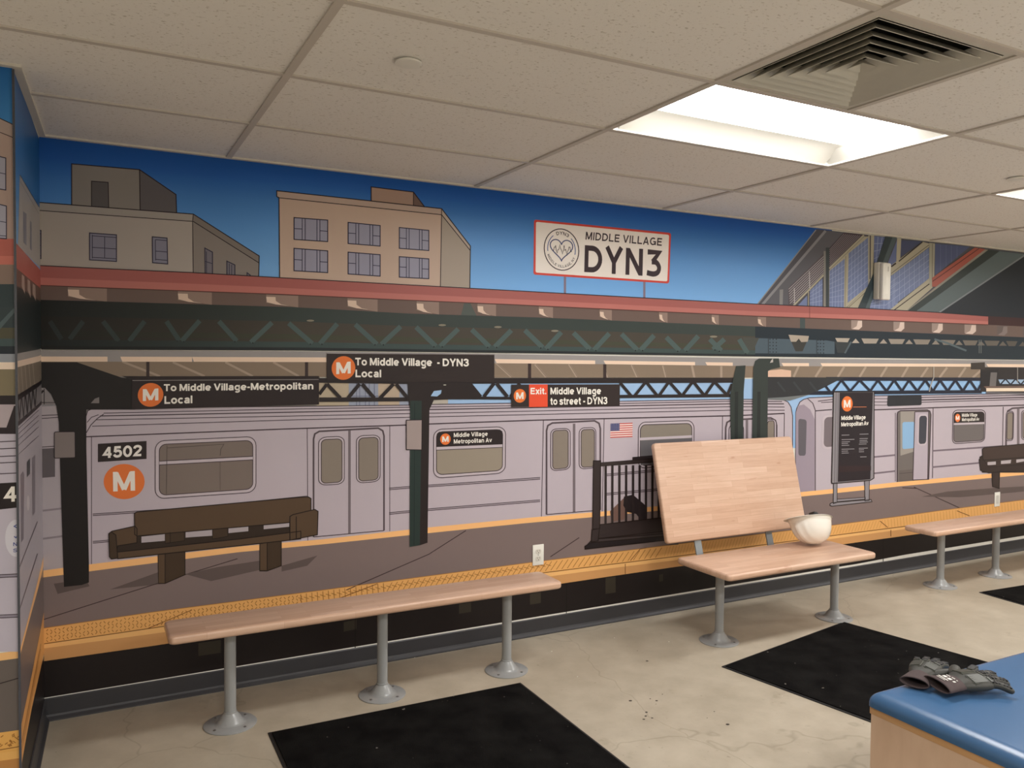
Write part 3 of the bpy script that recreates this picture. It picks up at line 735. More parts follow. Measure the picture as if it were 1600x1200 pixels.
B.poly([(1232, 523), (1264, 525), (1262, 534), (1252, 534.5), (1248, 529), (1244, 534), (1236, 534)], (176, 164, 150), 16)
B.poly([(1304, 534), (1330, 535), (1322, 552), (1308, 551)], (56, 62, 66), 15); B.ribbon([(1330, 534), (1320, 552)], 2.5, (86, 100, 108), 16)
for x in (1203, 1208, 1213, 1278, 1282, 1287):
    for k in range(5): B.poly(ell(x, 530+k*5+(x-1203)*.02, .9, 1.1, 6), (34, 40, 46), 16)
B.ribbon([(1200.5, 528), (1200.5, 555)], 1, (44, 50, 56), 15); B.ribbon([(1276, 528), (1276, 556)], 1, (44, 50, 56), 15)
tr_ = [(1305, 1328), (1346, 1373), (1388, 1414), (1427, 1454), (1470, 1493), (1504, 1528), (1538, 1562), (1572, 1590), (1606, 1622), (1636, 1652)]
for k, (a, b) in enumerate(tr_):
    f = 1-.07*k; y = 528+(a-1305)*.018
    B.poly([(a, y), (b, y+.5), (b-4, y+8), (a+4, y+8)], tuple(v*f for v in (178, 168, 156)), 14)
    m_ = (b+tr_[k+1][0])/2 if k+1 < len(tr_) else b+8
    B.poly([(m_, y+1), (m_+6, y+8), (m_-6, y+8)], tuple(v*f for v in (178, 168, 156)), 14)
B.ribbon([(1460, 530), (1480, 536), (1510, 548)], 3, (90, 104, 110), 15); B.ribbon([(1530, 552), (1530, 531)], 1.2, (110, 116, 116), 15); B.ribbon([(1533, 552), (1533, 531)], 1.2, (110, 116, 116), 15)
B.poly([(1440, 478), (1440, 478.5), (1440.5, 478.5)], (90, 90, 90), 14)

# ---- lit gutter and inner soffit
B.part('printed_platform_roof', 'printed inside of the platform roof with light strips')
GR = [(40, 547), (460, 549), (773, 553), (1180, 560), (1600, 563), (1900, 565)]
CRM = [(40, 557), (460, 558), (773, 561), (1180, 567), (1600, 569), (1900, 571)]
CRB = [(40, 565), (460, 565.5), (773, 567.5), (940, 569), (1180, 572), (1517, 573), (1600, 574), (1900, 575)]
SOF = [(40, 588), (460, 589), (773, 590), (1180, 590), (1600, 591), (1900, 592)]
XG = [52, 300, 460, 640, 773, 940, 1090, 1180, 1300, 1420, 1517, 1600, 1880]
band(GR, CRB, XG, (156, 152, 152), 13)
for a, b in ((52, 168), (188, 300), (300, 510), (773, 930), (943, 1086), (1102, 1145), (1221, 1264), (1282, 1517), (1541, 1640), (1650, 1760)):
    B.poly([(a, yline(CRM, a)), (b, yline(CRM, b)), (b, yline(CRB, b)), (a+3, yline(CRB, a))], (240, 214, 192), 14)
band(CRB, SOF, XG, (138, 122, 106), 11)
for a, b in (((191, 565), (250, 588)), ((270, 566), (320, 588)), ((352, 566), (395, 588)), ((427, 566), (467, 588)), ((775, 567), (800, 590)), ((836, 569), (854, 590)), ((889, 569), (902, 590)),
             ((946, 578), (950, 590)), ((987, 570), (996, 590)), ((1036, 571), (1041, 590)), ((1081, 571), (1085, 590)), ((1127, 572), (1127, 590)), ((1248, 572), (1240, 589)), ((1285, 572), (1274, 589)),
             ((1319, 573), (1309, 589)), ((1353, 573), (1343, 589)), ((1386, 573), (1376, 589)), ((1419, 573), (1409, 590)), ((1450, 574), (1439, 590)), ((1480, 574), (1468, 590)), ((1509, 574), (1498, 590)), ((1538, 574), (1520, 590))):
    B.ribbon([a, b], 3.4, (172, 154, 138), 12)
    if 760 < a[0] < 1060: B.ribbon([(a[0]+1, a[1]), (b[0]+1, b[1])], .8, (110, 96, 84), 13)
for x in (231, 479, 827.5, 945): B.ribbon([(x, yline(CRB, x)), (x, 592)], 5, (60, 48, 48), 13)
B.poly([(1517, 567), (1539, 566), (1539, 577), (1517, 577)], (62, 56, 54), 16)
B.ribbon([(1459, 573), (1459, 590), (1455, 600), (1452, 612)], 1.4, (176, 170, 162), 20); B.ribbon([(1590, 574), (1590, 598)], 1.2, (150, 146, 140), 20)
B.poly([(1200, 579), (1220, 577), (1236, 579), (1236, 589), (1200, 589)], (226, 190, 168), 13)

# ---- lower truss with daylight
B.part('printed_sky_strip', 'printed pale sky seen through the lower roof truss')
SB = [(52, 588), (1900, 592)]
def rect(a, b, ya, yb, c, L): B.poly([(a, ya), (b, ya), (b, yb), (a, yb)], c, L)
rect(52, 134, 588, 660, (150, 148, 152), 2)
rect(134, 500, 588, 645, (150, 146, 142), 2)
rect(495, 546, 592, 645, (188, 174, 152), 2); rect(545, 592, 592, 640, (156, 164, 184), 3); rect(591, 625, 592, 640, (190, 172, 152), 3); rect(624, 642, 592, 640, (156, 164, 184), 3)
for x in (557, 562, 571, 577, 585): B.ribbon([(x, 598), (x, 636)], .9, (96, 100, 126), 4)
B.ribbon([(546, 619), (592, 619)], .9, (96, 100, 126), 4)
rect(668, 1250, 592, 640, (160, 194, 232), 2)
rect(668, 700, 622, 640, (186, 180, 170), 3)
rect(1225, 1900, 588, 700, (150, 190, 232), 1)
B.part('printed_roof_truss', 'printed black lower roof truss with triangular openings')
BK = (44, 38, 40); NV = (36, 40, 56)
B.poly([(190, 587.5), (640, 592), (640, 600), (206, 594)], BK, 14)
B.poly([(637, 591), (1146, 590), (1146, 598), (737, 599.5), (637, 600)], BK, 14)
B.poly([(499, 621), (640, 621), (640, 627), (499, 628)], BK, 14)
B.poly([(735, 619.5), (800, 620), (800, 624.5), (735, 624)], BK, 14)
B.poly([(965, 617), (1146, 615.5), (1146, 620.5), (965, 622)], BK, 14)
for a, b in (((511, 600), (532, 622)), ((562, 600), (544, 622)), ((566, 600), (585, 622)), ((615, 600), (594, 622)), ((619, 600), (638, 623)), ((734, 599), (751, 620)), ((772, 599), (756, 620)), ((776, 599), (793, 620)), ((812, 599), (798, 620))):
    B.ribbon([a, b], 5.5, BK, 15)
B.ribbon([(499, 616), (511, 600)], 5, BK, 15)
for a, b in (((969, 598), (986, 618)), ((1009, 597), (992, 618)), ((1010, 597), (1027, 618)), ((1045, 597), (1030, 618)), ((1046, 597), (1064, 617)), ((1082, 597), (1067, 617)), ((1084, 597), (1100, 617)), ((1116, 597), (1102, 617)), ((1117, 597), (1135, 616)), ((1144, 600), (1137, 616))):
    B.ribbon([a, b], 4.6, BK, 15)
B.poly([(1196, 589), (1320, 590), (1308, 595), (1277, 611), (1262, 617), (1225, 621), (1196, 623)], (52, 54, 58), 14)
for x in (1215, 1240, 1265): B.ribbon([(x, 597), (x+12, 612)], 3, (62, 66, 70), 15)
B.poly([(1199, 622), (1225, 620.5), (1265, 616.5), (1244, 623), (1234, 626), (1199, 624.5)], (116, 122, 124), 14)
B.poly([(1290, 589), (1540, 590), (1540, 595), (1300, 595)], NV, 14)
B.poly([(1265, 611), (1534, 609.5), (1534, 614.5), (1258, 617)], NV, 14)
tops = [1315, 1343.5, 1372, 1397.5, 1420.6, 1446, 1469, 1493, 1515.5, 1537]; bots = [1328.5, 1360, 1385.5, 1409.5, 1433.6, 1458, 1481, 1504.7, 1527]
B.ribbon([(1315, 594), (1302, 611)], 3.4, NV, 15); B.ribbon([(1290, 603), (1297, 612)], 3.4, NV, 15)
for k, x in enumerate(bots):
    B.ribbon([(tops[k], 594), (x, 611)], 3.6, NV, 15); B.ribbon([(tops[k+1], 594), (x, 611)], 3.6, NV, 15)
B.poly([(1532, 574), (1900, 575), (1900, 622), (1541, 612), (1532, 612)], (48, 44, 46), 15)
B.poly([(1532, 580), (1560, 577), (1558, 600), (1553, 604), (1532, 604)], (40, 38, 42), 16)
B.poly([(1548, 582), (1558, 582), (1556, 604), (1546, 604)], (112, 108, 108), 17)
B.poly([(1560, 593), (1640, 593), (1640, 600), (1563, 600)], (158, 184, 212), 17)
for k in range(5): B.ribbon([(1563+k*16, 601), (1571+k*16, 592)], 2.2, NV, 18); B.ribbon([(1579+k*16, 601), (1571+k*16, 592)], 2.2, NV, 18)
B.poly([(1537, 603.5), (1900, 600), (1900, 606), (1541, 607.5)], (112, 92, 84), 19)
B.poly([(1541, 606.5), (1900, 605), (1900, 610.5), (1541, 611.5)], (236, 218, 196), 20)
B.poly([(1541, 611.5), (1900, 610), (1900, 625), (1541, 615)], (110, 108, 112), 14)

# ---- trains
TR = (190, 180, 190); TRD = (150, 140, 148); TL = (70, 58, 66)
YS = [(40, 895), (138, 882), (371, 854), (500, 843), (670, 824), (845, 807), (943, 799), (1301, 764), (1405, 753), (1600, 735.5), (1900, 707)]
YSB = [(40, 906), (138, 893), (371, 863), (500, 851), (670, 833), (845, 815), (943, 806.5), (1301, 771), (1405, 760), (1600, 742), (1900, 713)]
B.part('printed_train', 'printed silver subway train stopped along the platform')
B.poly([(50, 636), (92, 634), (92, 640), (134, 640), (134, 884), (50, 895)], (176, 168, 174), 4)
for a, b in (((50, 650), (92, 648)), ((50, 655), (92, 652)), ((57, 699), (88, 697))): B.ribbon([a, b], 1.2, TL, 5)
B.poly([(50, 702), (86, 700), (86, 745), (50, 748)], (98, 92, 96), 5)
B.ribbon([(50, 800), (134, 790)], 3, (140, 132, 138), 5); B.ribbon([(50, 844), (134, 833)], 3, (140, 132, 138), 5)
car = [(134, 652), (137, 642), (142, 639.5), (205, 637), (460, 635), (640, 633), (671, 632), (800, 630), (969, 627), (1141, 624), (1222, 624), (1231, 628), (1236, 636), (1238.5, 650), (1238.5, 774)]
car += [(x, yline(YS, x)) for x in (943, 845, 670, 500, 371, 138)]; car += [(134, 883)]
B.poly(car, TR, 5)
B.ribbon(car[:15], 1.3, TL, 6)
for pts_, wd in (([(162, 645.5), (460, 639), (800, 634), (1141, 627), (1222, 627.5)], 1.2), ([(156, 650), (460, 644), (800, 637.5), (1141, 631), (1225, 631)], 1.6), ([(150, 656), (460, 650), (800, 643), (1141, 635.5), (1226, 636)], 1.2),
               ([(144, 666), (460, 656), (800, 648.5), (1141, 641), (1226, 641)], 1.2), ([(135, 682.5), (440, 670.5), (640, 664), (671, 662.5), (840, 656.5), (1150, 649.5), (1226, 646)], 1.9),
               ([(135, 676), (142, 664), (152, 654), (162, 647)], 1.4), ([(136, 660), (143, 652), (154, 648)], 1.2), ([(143, 683), (143, 882)], 1.1), ([(480, 670), (481, 845)], 1.1), ([(609, 665), (609, 830)], 1.0), ([(849, 657), (846, 807)], 1.1), ([(944, 655), (941, 799)], 1.1), ([(1129, 650), (1127, 780)], 1.1), ([(1225.6, 646), (1224, 775)], 1.1)):
    B.ribbon(pts_, wd, TL, 6)
for pts_ in ([(145, 803), (300, 793), (480, 775)], [(608, 762.5), (640, 760), (844, 746)], [(945, 741), (1125, 725)], [(145, 846), (300, 832), (480, 812)], [(608, 801), (670, 795), (844, 781)], [(945, 771), (1125, 755)]):
    B.ribbon([(a, b+1.3) for a, b in pts_], 2.8, (160, 150, 158), 6)
    B.ribbon(pts_, 1.0, TL, 7); B.ribbon([(a, b+2.8) for a, b in pts_], 1.0, TL, 7)
GLS = (138, 128, 118); FR = (196, 186, 194)
def rwin(outer, inner, glassc, ru=.12, rv=.2, L=7):
    o = rrect(outer, ru, rv); B.poly(o, FR, L); B.ribbon(o, 1.2, TL, L+1, closed=True)
    i = rrect(inner, ru*.8, rv*.8); B.poly(i, glassc, L+1); B.ribbon(i, 1.2, TL, L+2, closed=True)
rwin([(242.5, 689), (400, 682), (400, 769), (242.5, 779.5)], [(249, 694.5), (395, 688), (395, 764), (249, 774)], (126, 114, 108), .09, .16)
B.poly([(249, 720.6), (395, 713), (395, 718.5), (249, 726.5)], FR, 10)
B.ribbon([(249, 720.6), (395, 713)], 1.2, TL, 11); B.ribbon([(249, 726.5), (395, 718.5)], 1.2, TL, 11)
B.ribbon([(261, 696), (260, 772)], 1, (90, 80, 78), 10); B.ribbon([(261, 700), (350, 694), (345, 702), (344, 712)], 1, (90, 80, 78), 10); B.ribbon([(344, 722), (344, 766)], .9, (100, 90, 88), 10)
def door(q, div, wins, L=7, bottom=True):
    (xa, ya), (xb, yb), (xc, yc), (xd, yd) = q
    o = [(xd, yd), (xa, ya+12), (xa+2, ya+4), (xa+9, ya), (xb-9, yb), (xb-2, yb+4), (xb, yb+12), (xc, yc)]
    B.poly(o, (188, 178, 188), L); B.ribbon(o, 2.8, (108, 98, 104), L+1); B.ribbon(o, 1.0, TL, L+2)
    B.ribbon([div[0], div[1]], 4, (118, 108, 114), L+1)
    B.ribbon([(xd, yd), (xc, yc)], 1.2, TL, L+2)
    for wo, wi in wins: rwin(wo, wi, GLS, .3, .12, L+2)
door([(490, 674), (600, 669), (600, 829), (490, 839)], [(546, 671), (546, 834)], [([(498, 683.5), (538, 681.5), (538, 756), (498, 758.5)], [(502, 687), (534.5, 685.5), (534.5, 753), (502, 755.5)]), ([(557, 681), (594, 679.5), (594, 752), (557, 755)], [(560.5, 684.5), (591, 683), (591, 749.5), (560.5, 752)])])
door([(854, 661), (938, 657.5), (938, 797), (854, 804)], [(897, 662), (897, 801)], [([(860.5, 670.5), (891, 669), (891, 733), (860.5, 736)], [(863.5, 673), (888, 671.5), (888, 731), (863.5, 733.5)]), ([(905, 669), (931, 667.5), (931, 731), (905, 733)], [(908, 671.5), (929, 670.5), (929, 729), (908, 730.5)])])
door([(1134, 656), (1213.5, 653), (1213, 775), (1132, 784)], [(1167, 656), (1167, 780)], [([(1139, 664), (1162, 663), (1162, 725), (1139, 727)], [(1142, 667), (1159, 666), (1159, 722), (1142, 724)]), ([(1196, 656), (1213, 655), (1213, 722), (1196, 724)], [(1199, 658), (1210, 657), (1210, 720), (1199, 721)])])
BLK = (46, 38, 40)
rwin([(677.5, 671), (790, 666.5), (789.5, 739), (677.5, 747.5)], [(682, 675), (785.5, 671), (785, 735), (682, 742)], (154, 144, 130), .12, .16)
B.poly([(682.5, 678), (686, 674.8), (781, 671.2), (785, 674), (785, 694.5), (682.5, 698.5)], BLK, 10)
B.poly([(682, 698.5), (785, 694.3), (785, 699), (682, 703.3)], FR, 10); B.ribbon([(682, 703.3), (785, 699)], 1, TL, 11)
rwin([(997.5, 660), (1084.5, 657), (1084, 724), (997, 732)], [(1000.5, 664), (1081, 661.5), (1081, 720), (1000.5, 728)], (138, 130, 120), .12, .18)
B.poly([(1000, 684), (1081, 680), (1081, 684), (1000, 688)], FR, 10); B.poly([(1000.5, 688.5), (1081, 684.5), (1081, 720), (1001, 727)], (104, 102, 106), 10)
# flag decal
q = [(954, 661.8), (988.5, 660.4), (988.3, 682.8), (953.5, 684.3)]
for k in range(13):
    B.poly([bil(q, 0, k/13), bil(q, 1, k/13), bil(q, 1, (k+1)/13), bil(q, 0, (k+1)/13)], (196, 92, 88) if k % 2 == 0 else (240, 222, 218), 8)
B.poly([bil(q, 0, 0), bil(q, .41, 0), bil(q, .41, .52), bil(q, 0, .52)], (78, 82, 122), 9)
for r_ in range(4):
    for c_ in range(5): B.poly(ell(*bil(q, .04+.08*c_, .07+.12*r_), .45, .45, 5), (190, 190, 210), 10)
# plates and bullets
B.poly([(153, 693.5), (229, 689), (229, 717), (153, 722)], BLK, 8)
write(B, '4502', (161, 716), (222, 712.5), (161, 698.5), (240, 236, 230), 9, 1.55, .7)
B.poly(ell(194, 752.5, 32, 27.5, 40), (230, 122, 62), 8)
write(B, 'M', (177, 768), (211, 766.5), (176.5, 737.5), (240, 234, 226), 9, 1.45)
bullet(B, 696, 686.2, 8.2, 8.8, 11)
WT = (244, 240, 232)
write(B, 'Middle Village', (709, 683.2), (762, 681), (709, 676.5), WT, 12, 1.3)
write(B, 'Metropolitan Av', (709, 693.3), (768.5, 690.8), (709, 686.5), WT, 12, 1.3)
# second car
B.part('printed_train', 'printed second subway car at the right with its door open')
c2 = [(1243, 800), (1243.5, 645), (1245, 638), (1250, 628), (1256, 624), (1265, 621.5), (1301, 620), (1364, 618.5), (1600, 615), (1900, 609)] + [(x, yline(YS, x)) for x in (1900, 1600, 1405, 1301)]
B.poly(c2, TR, 5); B.ribbon(c2[:10], 1.3, TL, 6)
B.poly([(1243.5, 800), (1243.5, 645), (1247, 634), (1256, 632), (1266, 640), (1273, 655), (1273, 800)], (158, 146, 160), 6)
for pts_, wd in (([(1262, 623), (1270, 630), (1274, 641), (1274, 770)], 1.2), ([(1278, 627), (1285, 626), (1301, 624)], 1.2), ([(1274, 642), (1300, 640)], 1.6), ([(1283, 629), (1301, 628)], 1.1), ([(1366, 623), (1387, 623)], 1), ([(1366, 628), (1387, 628)], 1), ([(1366, 633), (1386, 633)], 1),
               ([(1440, 621), (1600, 617.5), (1900, 611)], 1.3), ([(1440, 625), (1600, 621), (1900, 614)], 1.8), ([(1440, 628.5), (1600, 624), (1900, 618)], 1.1), ([(1364, 640.5), (1489.5, 636), (1600, 633), (1900, 625)], 1.8),
               ([(1399, 645), (1399, 752)], 1), ([(1458, 638), (1457, 747)], 1.2), ([(1567.5, 635.5), (1566, 738)], 1.2)):
    B.ribbon(pts_, wd, TL, 7)
for pts_ in ([(1456.5, 704.5), (1566, 697)], [(1456.5, 730), (1566, 720)], [(1345, 716), (1399, 711)], [(1345, 742), (1399, 736)]):
    B.ribbon(pts_, 2.6, (120, 108, 120), 7)
B.poly(rrect([(1247.5, 654), (1260.5, 656), (1259, 712), (1247.5, 712)], .25, .08), (100, 96, 104), 8)
B.poly(rrect([(1285, 649), (1310, 648), (1309, 700), (1284, 702)], .3, .15), FR, 8); B.poly(rrect([(1288, 652), (1310, 651), (1309, 697), (1287, 699)], .3, .15), (120, 110, 116), 9)
B.poly(rrect([(1387, 618), (1440, 617), (1440, 633), (1386, 635)], .05, .15), (46, 48, 54), 9)
o = [(1402, 753), (1402, 648), (1403, 644), (1407, 641.7), (1449, 640.5), (1453, 642.5), (1454.5, 648), (1451, 749.5)]
B.poly(o, (112, 106, 104), 8); B.ribbon(o, 1.6, TL, 10)
B.poly([(1407, 643), (1430, 642.5), (1430, 705), (1407, 712)], (156, 150, 144), 9); B.poly(rrect([(1410, 659.5), (1429, 659), (1429, 700), (1410, 702)], .15, .08), (140, 180, 218), 10)
B.poly([(1405, 735), (1427, 733), (1427, 751), (1405, 752)], (104, 96, 94), 9); B.ribbon([(1405, 740), (1427, 738)], .8, (76, 70, 70), 10)
B.poly([(1429.5, 643.5), (1451, 643), (1449.5, 749), (1426.5, 750)], (182, 172, 184), 11); B.ribbon([(1429.5, 643.5), (1451, 643), (1449.5, 749), (1426.5, 750)], 1.2, TL, 12, closed=True)
B.poly(rrect([(1434.5, 647.5), (1450, 647), (1448, 695.5), (1433.5, 696)], .3, .12), FR, 12); B.poly(rrect([(1436.5, 650), (1448.5, 649.5), (1447, 693), (1435.5, 694)], .3, .12), (66, 68, 78), 13)
rwin([(1489, 641), (1540, 640.5), (1538.5, 690), (1488, 693.5)], [(1490.7, 644.2), (1538, 643.5), (1537, 688), (1490, 691)], (112, 106, 106), .14, .14)
B.poly([(1491, 646), (1494, 644.4), (1536, 643.8), (1538, 646), (1538, 659.5), (1490.7, 661)], BLK, 10); B.poly([(1490.5, 661), (1538, 659.5), (1538, 662.5), (1490.5, 664)], FR, 10)
bullet(B, 1496.3, 653, 4.2, 6.3, 11); write(B, 'Middle Village', (1503, 651.3), (1527, 650.6), (1503, 646.2), WT, 12, 1.3); write(B, 'Metropolitan Av', (1503, 658.2), (1530, 657.2), (1503, 653), WT, 12, 1.3)
door([(1573, 638), (1612, 636.5), (1612, 733), (1571, 737)], [(1591, 638), (1591, 736)], [([(1572.5, 643), (1584, 642.5), (1583, 688), (1571.5, 689)], [(1574, 645), (1583, 644.5), (1582, 686), (1573, 687)]), ([(1596, 642), (1608, 641.5), (1608, 686), (1596, 687)], [(1598, 644), (1607, 643.5), (1607, 684), (1598, 685)])])

# ---- platform, yellow edge
B.part('printed_platform', 'printed grey-brown platform with yellow tactile edge')
TT = [(40, 986), (63, 982), (241, 956), (500, 922.5), (710, 894.5), (820, 880), (940, 865), (1038, 852.6), (1340, 816), (1467, 798), (1600, 781), (1900, 742)]
T1 = [(40, 1010), (63, 1007), (240, 981), (849, 894.6), (1054, 869.7), (1340, 831.7), (1457, 817), (1600, 798), (1900, 757)]
TLP = [(40, 1017), (63, 1014), (256, 988), (859, 900), (1054, 875.5), (1340, 836.5), (1457, 821), (1600, 803), (1900, 762)]
XP = [52, 138, 241, 371, 500, 670, 820, 943, 1054, 1180, 1301, 1405, 1467, 1600, 1880]
band(YS, YSB, XP, (248, 192, 130), 8); band(YSB, TT, XP, (127, 112, 110), 8)
band(TT, T1, XP, (230, 174, 106), 8); band(T1, TLP, XP, (238, 186, 120), 8); band(TLP, LIPB, XP, (206, 154, 100), 8)
B.ribbon([(x, yline(T1, x)) for x in XP], 1.2, (120, 80, 44), 9); B.ribbon([(x, yline(TT, x)) for x in XP], 1, (170, 120, 68), 9)
SHD = (96, 84, 82)
for q in ([(172, 921), (250, 893), (262, 909), (258, 912)], [(289, 897), (340, 886), (406, 876), (408, 890), (330, 908)], [(440, 884), (496, 868), (480, 884), (440, 893)], [(1440, 776), (1480, 768), (1560, 762), (1600, 760), (1600, 768), (1500, 777)], [(1040, 852), (1060, 848), (1060, 851)], [(84, 912), (134, 905), (140, 916), (90, 928)]):
    B.poly(q, SHD, 9)
for pts_ in ([(65, 969), (248, 911)], [(289, 898), (371, 873)], [(541, 922), (670, 866), (728, 829)], [(860, 870), (905, 840)], [(1428, 761), (1500, 794)], [(1410, 762), (1432, 763)]):
    B.ribbon(pts_, 1.3, (62, 48, 50), 9)
for pts_ in ([(231, 982), (300, 953)], [(530, 935), (590, 912)], [(985, 876), (1000, 858), (1010, 856)], [(977, 881), (977, 897)], [(1375, 814), (1387, 824)], [(1495, 798), (1515, 806)], [(1392, 828), (1392, 838)]):
    B.ribbon(pts_, 1.1, (130, 86, 48), 10)
tac = (158, 108, 54)
r2 = random.Random(4)
x = 66.0
while x < 470:                                   # short studs near the camera
    ya, yb = yline(TT, x)+2.5, yline(T1, x)-2
    nrow = 4
    for k in range(nrow):
        y = ya+(yb-ya)*(k+.5+r2.uniform(-.25, .25))/nrow; a = (1 if (k+int(x/7)) % 2 else -1)
        B.ribbon([(x, y-1.6*a), (x+2.6, y+1.4*a)], 1.1, tac, 9)
    x += 6.4
for k in range(66):                              # ribs further along
    x = 470+k*8.6; ya, yb = yline(TT, x)+2, yline(T1, x)-1.5
    if x < 600: B.ribbon([(x, ya), (x+1, yb)], 1.0, tac, 9)
    else: B.ribbon([(x-5, yb), (x+5, ya)], .9, tac, 9)
    if x < 860: B.ribbon([(x-4, ya+(yb-ya)*.3), (x+4, ya+(yb-ya)*.45)], .9, tac, 9)
for k in range(120):
    x = 1042+k*4.8
    if x > 1620: break
    ya, yb = yline(TT, x)+2, yline(T1, x)-1.5; s_ = -4 if x < 1380 else 1
    B.ribbon([(x-s_*.2, ya), (x+s_, yb)], .55, (196, 140, 74), 9)

# ---- printed posts
B.part('printed_post', 'printed black platform post at the left')
B.poly([(57, 566), (120, 566), (190, 590), (211, 592), (211, 640), (135, 640), (135, 700), (139, 880), (139, 910), (128, 914), (100, 917), (93, 700), (92, 660), (88, 634), (80, 616), (70, 606), (57, 607)], (32, 29, 30), 12)
B.poly([(142, 630), (148, 623), (155, 620.5), (155, 630)], (128, 122, 122), 13); B.poly(rrect([(85, 675), (117, 674.5), (117.5, 715), (85, 716)], .06, .05), (132, 122, 120), 13); B.ribbon(rrect([(85, 675), (117, 674.5), (117.5, 715), (85, 716)], .06, .05), 1.1, INK, 14, closed=True)
B.poly([(57, 606), (70, 606), (80, 617), (86, 632), (57, 632)], (146, 140, 142), 13); B.ribbon([(69, 607), (69, 632)], 1.2, INK, 14); B.ribbon([(57, 629), (86, 629)], 1, INK, 14)
B.ribbon([(57, 622), (68, 610)], 3, (40, 36, 38), 14)
B.part('printed_post', 'printed dark green platform post in the middle')
B.poly([(637, 599), (735, 599), (751, 621), (735, 624), (700, 624), (678, 625), (671, 640), (668, 848), (656, 852), (640, 854.5), (641, 640), (638, 622)], (44, 37, 38), 16)
B.poly([(641, 626), (659, 626), (656, 852), (640, 854.5)], (44, 58, 56), 17); B.ribbon([(648, 630), (647, 852)], 1, (34, 44, 44), 18)
B.poly([(673, 619), (678, 611), (690, 609.5), (689, 615), (683, 619.5)], (160, 194, 232), 18); B.poly(ell(695, 601.5, 2.5, 1, 8), (170, 170, 160), 18)
B.poly([(635, 656.5), (659.5, 656), (659, 703), (635, 702.5)], (166, 152, 150), 19); B.ribbon([(635, 656.5), (659.5, 656), (659, 703), (635, 702.5)], 1.2, INK, 20, closed=True)
B.part('printed_post', 'pair of printed dark posts right of centre')
B.poly([(1150, 572), (1165, 571), (1162, 612), (1161, 700), (1142, 700), (1141, 616), (1146, 590)], (52, 60, 58), 21); B.ribbon([(1151, 612), (1150, 700)], 5, (40, 46, 46), 22)
B.poly([(1177, 575), (1180, 564), (1186, 560), (1217, 560), (1219, 574), (1205, 577), (1200, 580), (1199, 700), (1175, 700)], (56, 64, 62), 21); B.ribbon([(1186, 612), (1185, 700)], 5, (42, 48, 48), 22)
B.poly([(1205, 563), (1208, 560), (1208, 566), (1203, 567)], (190, 184, 180), 22)

# ---- printed bench, railing, kiosk
B.part('printed_bench', 'printed dark brown platform bench at the left')
BR, BR2, BO = (88, 70, 54), (68, 54, 42), (34, 26, 24)
def shape(pts, c, L, ow=1.4): B.poly(pts, c, L); B.ribbon(pts, ow, BO, L+1, closed=True)
shape([(181, 840), (211, 833), (470, 808), (470, 835), (376, 842), (183, 864)], (52, 42, 36), 10, .8)
for q in ([(221, 838.5), (258, 834.5), (258, 845), (221, 848)], [(290, 831), (332, 827.5), (332, 837), (290, 840)], [(357, 824.5), (388, 822), (388, 830), (357, 833)], [(412, 819), (452, 815), (452, 823), (412, 827)]): B.poly(q, (176, 168, 174), 12)
shape([(258, 834), (266, 830), (266, 848), (258, 849)], BR2, 13, 1); shape([(332, 827), (340, 822), (356, 820), (356, 838), (340, 841), (332, 842)], BR2, 13, 1); shape([(266, 831), (288, 829), (288, 845), (266, 848)], BR2, 12, 1)
shape([(210, 802), (214, 800), (470, 777), (482, 776.5), (486, 779), (486, 812), (470, 815), (214, 837.5), (210.5, 835)], BR, 14)
shape([(170, 834), (175, 830), (211, 822), (214, 826), (214, 848), (184, 853), (182, 862)], BR, 14)
shape([(181, 863), (376, 842), (470, 830), (470, 842), (376, 852.5), (184, 873)], BR, 15)
shape([(170, 834), (174, 831), (181, 836), (184, 872), (174, 873.5), (171, 870)], BR2, 16)
shape([(453, 807), (458, 804), (492, 796), (497, 799), (496, 835.5), (458, 843), (453, 844)], BR, 16); B.ribbon([(463, 807), (463, 842)], 1.2, BO, 18)
shape([(247, 866), (289, 861), (289, 898), (258, 911.6), (248, 911.6)], BR2, 11); B.poly([(247.5, 867), (258, 866), (258, 911), (248, 911)], BR, 13); B.ribbon([(258, 865), (258, 911)], 1.2, BO, 14)
shape([(406, 848), (439.5, 844), (439.5, 884), (417.5, 892), (406, 892)], BR2, 11); B.poly([(406.5, 848), (417.5, 847), (417.5, 891), (406.5, 891)], BR, 13); B.ribbon([(417.5, 847), (417.5, 891)], 1.2, BO, 14)
B.part('printed_bench', 'printed dark brown bench at the far right')
shape([(1531, 714), (1535, 712), (1640, 700), (1640, 738), (1535, 738)], (58, 45, 42), 13, 1)
shape([(1535, 702), (1538, 699.5), (1640, 690), (1640, 712), (1536, 719)], (66, 52, 48), 14)
for q in ([(1543, 722), (1556, 721), (1556, 726), (1543, 727)], [(1564, 720), (1580, 718.5), (1579, 724), (1564, 725)], [(1588, 718), (1600, 717), (1600, 721), (1588, 723)]): B.poly(q, (180, 172, 176), 15)
shape([(1530, 718), (1534, 714), (1545, 730), (1640, 722), (1640, 732), (1545, 739), (1532, 735)], (52, 40, 38), 15, 1)
shape([(1550, 738), (1562, 737), (1561, 763), (1551, 760)], (56, 44, 42), 14)
B.part('printed_railing', 'printed black stair railing with square newel post')
RL = (56, 48, 48)
shape([(938, 723), (1060, 713.5), (1060, 719), (938, 728.5)], RL, 15, .8)
shape([(988.5, 714.5), (1060, 708), (1060, 715), (988.5, 719)], (44, 38, 40), 14, .6)
for x in (946.5, 957, 968, 978.5, 989.3, 999.5, 1009.5, 1019.5, 1029.5): B.poly([(x-1.8, 727), (x+1.8, 727), (x+1.5, 820), (x-2, 820)], (48, 41, 42), 14)
